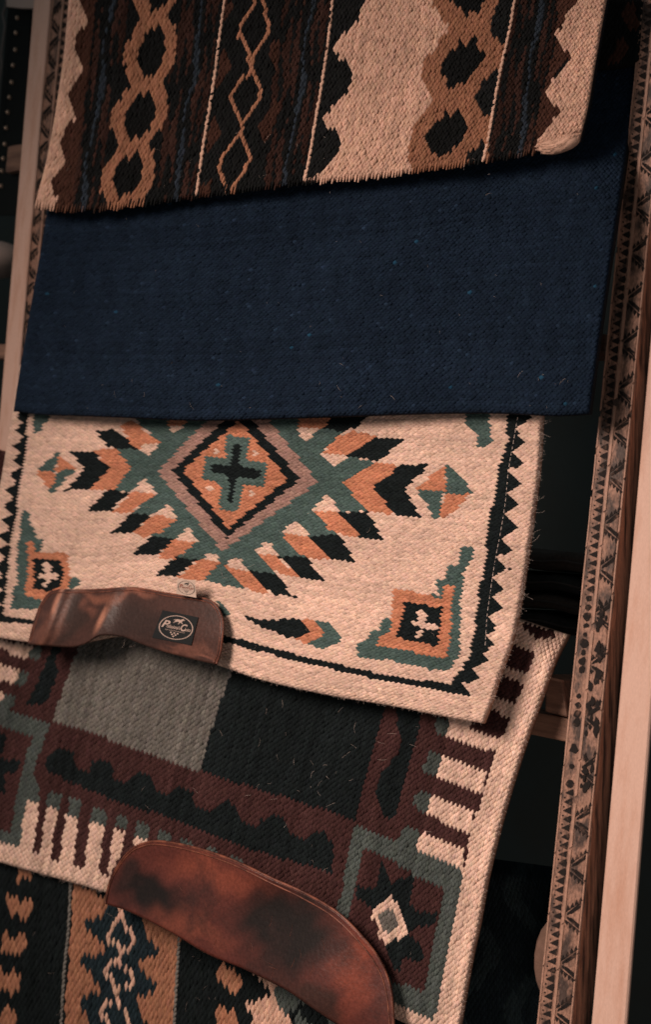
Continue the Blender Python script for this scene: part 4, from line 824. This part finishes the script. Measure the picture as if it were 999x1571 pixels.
    for p in ([(341, 75), (350, 85), (358, 100), (348, 118), (336, 136), (328, 136)], [(325, 180), (335, 190), (341, 203), (330, 220), (318, 235), (316, 210)], [(343, 0), (360, 0), (352, 25), (343, 30)], [(415, 65), (430, 60), (425, 110), (415, 90)], [(396, 192), (415, 165), (422, 150), (432, 160), (418, 200), (408, 222), (400, 212)], [(305, 285), (325, 275), (322, 300), (305, 303)]): A('brown_smudge#%d' % p[0][0], BROWN * .9, p)
    A('tan_diamond_chain', lambda px: np.tile(TAN * 1.08, (len(px), 1)), lambda px: np.any([nearline(px, l, 3.0) for l in CHAIN_T], axis=0))
    return painter(L, DARK, 'dark_ground')
slab('blanket_core', top, M['felt_dark'], r1)
weave(top, r1, 262, 31, 'v', c1(), 0.0031, jit=.18, slant=0.05)
lens_obj(top, [[(348, -40), (344, 0), (336, 60), (331, 100), (325, 145), (316, 195), (308, 248), (301, 298)], [(513, -40), (510, 0), (505, 50), (499, 95), (492, 140), (484, 185), (475, 240), (467, 276)],
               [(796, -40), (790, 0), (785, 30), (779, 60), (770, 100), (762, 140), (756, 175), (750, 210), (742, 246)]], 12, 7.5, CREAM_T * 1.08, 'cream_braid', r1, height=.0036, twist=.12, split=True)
# overcast loops along the lower hem
fn1 = c1(); P = catmull([(56, 316), (100, 320), (170, 317), (300, 300), (400, 287), (480, 277), (560, 270), (640, 260), (750, 244), (822, 229)], 175)
cols = fn1(P - np.array([0, 9]))[0]; lp = []
hn = np.array([0.16, 1.0]) / math.hypot(.16, 1)
d = np.array([-.22, 1.0]) / math.hypot(.22, 1); q = np.array([d[1], -d[0]]); n = len(P)
px = (P + [0, -1.5])[:, None] + d * GX[None, :, None] * 7.5 + q * (GY * np.sqrt(1 - .5 * GX ** 2))[None, :, None] * 1.85
d = d + 0 * P[:, :1]; jj = rng.normal(0, 1, (n, 1, 1)); px = px + jj * np.array([.5, 1.6]); H = 0.0030 * (1.1 - GY ** 2 * .9 - .9 * np.clip(GX, 0, 1) ** 2) - 0.0006
seg = (np.sin(np.arange(n) / 9.0) + np.sin(np.arange(n) / 23.0 + 1) > .3)[:, None]; hc = np.where((cols.sum(1) > .1)[:, None], cols * 1.1, cols + TAN * .30 * seg * rng.random((n, 1)))
emit(top.at(px, np.broadcast_to(H, (n, 20))), hc * (1 + rng.normal(0, .1, n))[:, None], 'hem_loop', r1, kind='stuff')
# thick wrapped roll closing the right hem corner
pp = catmull([(829, 227), (850, 226), (872, 219), (889, 207)], 26); cen = top.at(pp, -0.001)
rad = 0.0068 * np.sqrt(np.clip(1 - (np.linspace(-1, 1, 26)) ** 6, .12, 1)); v, f = tube(cen, rad, 14)
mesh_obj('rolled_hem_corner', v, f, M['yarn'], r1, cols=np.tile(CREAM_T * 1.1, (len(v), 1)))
P2 = []; 
for k in range(70):
    t = random.random(); i = int(t * 24); a = random.uniform(-1.3, 1.3); c0_ = cen[i] + np.array([0, math.sin(a), math.cos(a)]) * rad[i] * .97; dr = (cen[i + 1] - cen[i]); dr /= np.linalg.norm(dr)
    L_ = random.uniform(.006, .013); P2.append(tube([c0_ - dr * L_ / 2, c0_ + np.array([0, math.sin(a), math.cos(a)]) * .0003, c0_ + dr * L_ / 2 + np.array([0, .0006, 0])], .0005, 4))
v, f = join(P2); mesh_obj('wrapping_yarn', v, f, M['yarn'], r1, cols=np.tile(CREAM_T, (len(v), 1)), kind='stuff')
fibres(top, r1, 40, (100, 900, 200, 300), mn=3, mx=12)

# brown blanket dimly visible behind the top right corner
bb = Sheet([(700, -120), (1000, -110)], [(640, 150), (985, 100)], [(700, -120), (640, 150)], [(1000, -110), (985, 100)], 0.030, edge=.008)
r7 = root('wool_blanket', unproj((930, 40), 0.02), 'dark brown patterned blanket dimly visible behind the navy one at the top right', 'blanket', 'blankets hung on the rack')
slab('blanket_core', bb, M['felt_dark'], r7)
def c7(px):
    n = len(px); col = np.tile(DARK, (n, 1)); q = np.sin(px[:, 0] / 9 + np.sin(px[:, 1] / 14)) * np.sin(px[:, 1] / 17.0) > .35; col[q] = BROWN * .8
    return col, np.array(['woven_face'] * n, dtype=object)
weave(bb, r7, 90, 18, 'v', c7, .0022)

# folded blankets lying in the dark between cream blanket and right post
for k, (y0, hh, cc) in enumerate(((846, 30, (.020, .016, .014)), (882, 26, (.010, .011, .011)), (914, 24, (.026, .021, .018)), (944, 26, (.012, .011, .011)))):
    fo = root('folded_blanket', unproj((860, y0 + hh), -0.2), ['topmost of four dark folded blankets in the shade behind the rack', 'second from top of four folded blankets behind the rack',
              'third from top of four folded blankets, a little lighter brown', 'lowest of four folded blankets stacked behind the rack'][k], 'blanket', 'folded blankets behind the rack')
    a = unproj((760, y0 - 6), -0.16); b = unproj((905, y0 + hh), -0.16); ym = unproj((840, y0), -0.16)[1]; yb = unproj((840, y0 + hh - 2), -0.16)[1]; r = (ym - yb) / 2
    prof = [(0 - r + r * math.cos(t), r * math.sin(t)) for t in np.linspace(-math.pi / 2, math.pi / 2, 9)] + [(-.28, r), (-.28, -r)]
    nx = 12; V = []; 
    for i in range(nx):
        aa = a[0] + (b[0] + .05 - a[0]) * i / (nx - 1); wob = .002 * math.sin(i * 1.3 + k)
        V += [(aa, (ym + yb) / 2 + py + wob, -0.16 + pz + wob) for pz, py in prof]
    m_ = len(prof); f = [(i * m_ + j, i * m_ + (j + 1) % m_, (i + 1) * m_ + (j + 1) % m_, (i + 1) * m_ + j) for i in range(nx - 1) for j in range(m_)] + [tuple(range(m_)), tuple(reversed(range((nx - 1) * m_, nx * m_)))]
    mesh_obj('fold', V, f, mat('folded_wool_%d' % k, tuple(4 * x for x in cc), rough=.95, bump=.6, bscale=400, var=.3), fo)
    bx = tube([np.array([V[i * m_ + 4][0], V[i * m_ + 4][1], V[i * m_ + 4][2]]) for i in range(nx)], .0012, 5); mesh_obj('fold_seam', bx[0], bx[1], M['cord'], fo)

# ------------------------------------------------------------------ far left: strap with studs, cord, card, pale bundle
sr = root('leather_strap', unproj((20, 160), -0.02), 'black strap with a row of bright studs hanging at the far left', 'strap')
q = [unproj(p, -0.05) for p in ((12, 6), (46, 8), (34, 330), (-14, 330))]
v, f = prism(q, 0.004); mesh_obj('strap_body', v, f, M['strap'], sr, smooth=False)
for (x, y) in ((25, 27), (23, 50), (22, 76), (18.5, 100), (16.5, 126), (13, 149), (10.5, 172), (8, 196), (6, 221), (3.5, 243), (1.5, 262), (0, 285)):
    c = unproj((x, y), -0.047); V = []; n = 10
    for k, (r, h) in enumerate(((.0031, -.003), (.0028, .0008), (.0016, .002))): V += [c + np.array([r * .75 * math.cos(t), r * 1.2 * math.sin(t), h]) for t in np.arange(n) * 2 * math.pi / n]
    f = [(k * n + i, k * n + (i + 1) % n, (k + 1) * n + (i + 1) % n, (k + 1) * n + i) for k in range(2) for i in range(n)] + [tuple(range(2 * n, 3 * n))]
    mesh_obj('stud', V, f, M['stud'], sr)
cd = catmull([unproj(p, -0.035) for p in ((9, -20), (8, 8), (4, 22), (7, 40), (5, 55), (3, 70), (1, 85), (2, 100), (-2, 130), (-5, 200))], 60)
v, f = tube(cd, .0022, 7); o = mesh_obj('cord', v, f, M['cord'], None); o['label'] = 'thin grey cord hanging at the top left corner'; o['category'] = 'cord'
q = [unproj(p, -0.03) for p in ((8, -40), (55, -40), (55, 13), (32, 12.5), (9, 10))]
v, f = prism(q, 0.006); o = mesh_obj('card_tag', v, f, M['card'], None, smooth=False); bevel_obj(o, .001); o['label'] = 'pale card hanging over the strap in the top left corner'; o['category'] = 'card'
c = unproj((-12, 398), -0.08); V = []; n = 24; m_ = 12
for i in range(m_ + 1):
    th = math.pi * i / m_
    for j in range(n):
        ph = 2 * math.pi * j / n; sx = np.sign(math.cos(ph)) * abs(math.cos(ph)) ** .7
        V.append(c + np.array([.062 * math.sin(th) * sx, .030 * math.cos(th), .05 * math.sin(th) * math.sin(ph)]))
f = [(i * n + j, i * n + (j + 1) % n, (i + 1) * n + (j + 1) % n, (i + 1) * n + j) for i in range(m_) for j in range(n)]
o = mesh_obj('felt_pad', V, f, M['card'], None); o['label'] = 'rounded pale pad poking out left of the left plank'; o['category'] = 'pad'
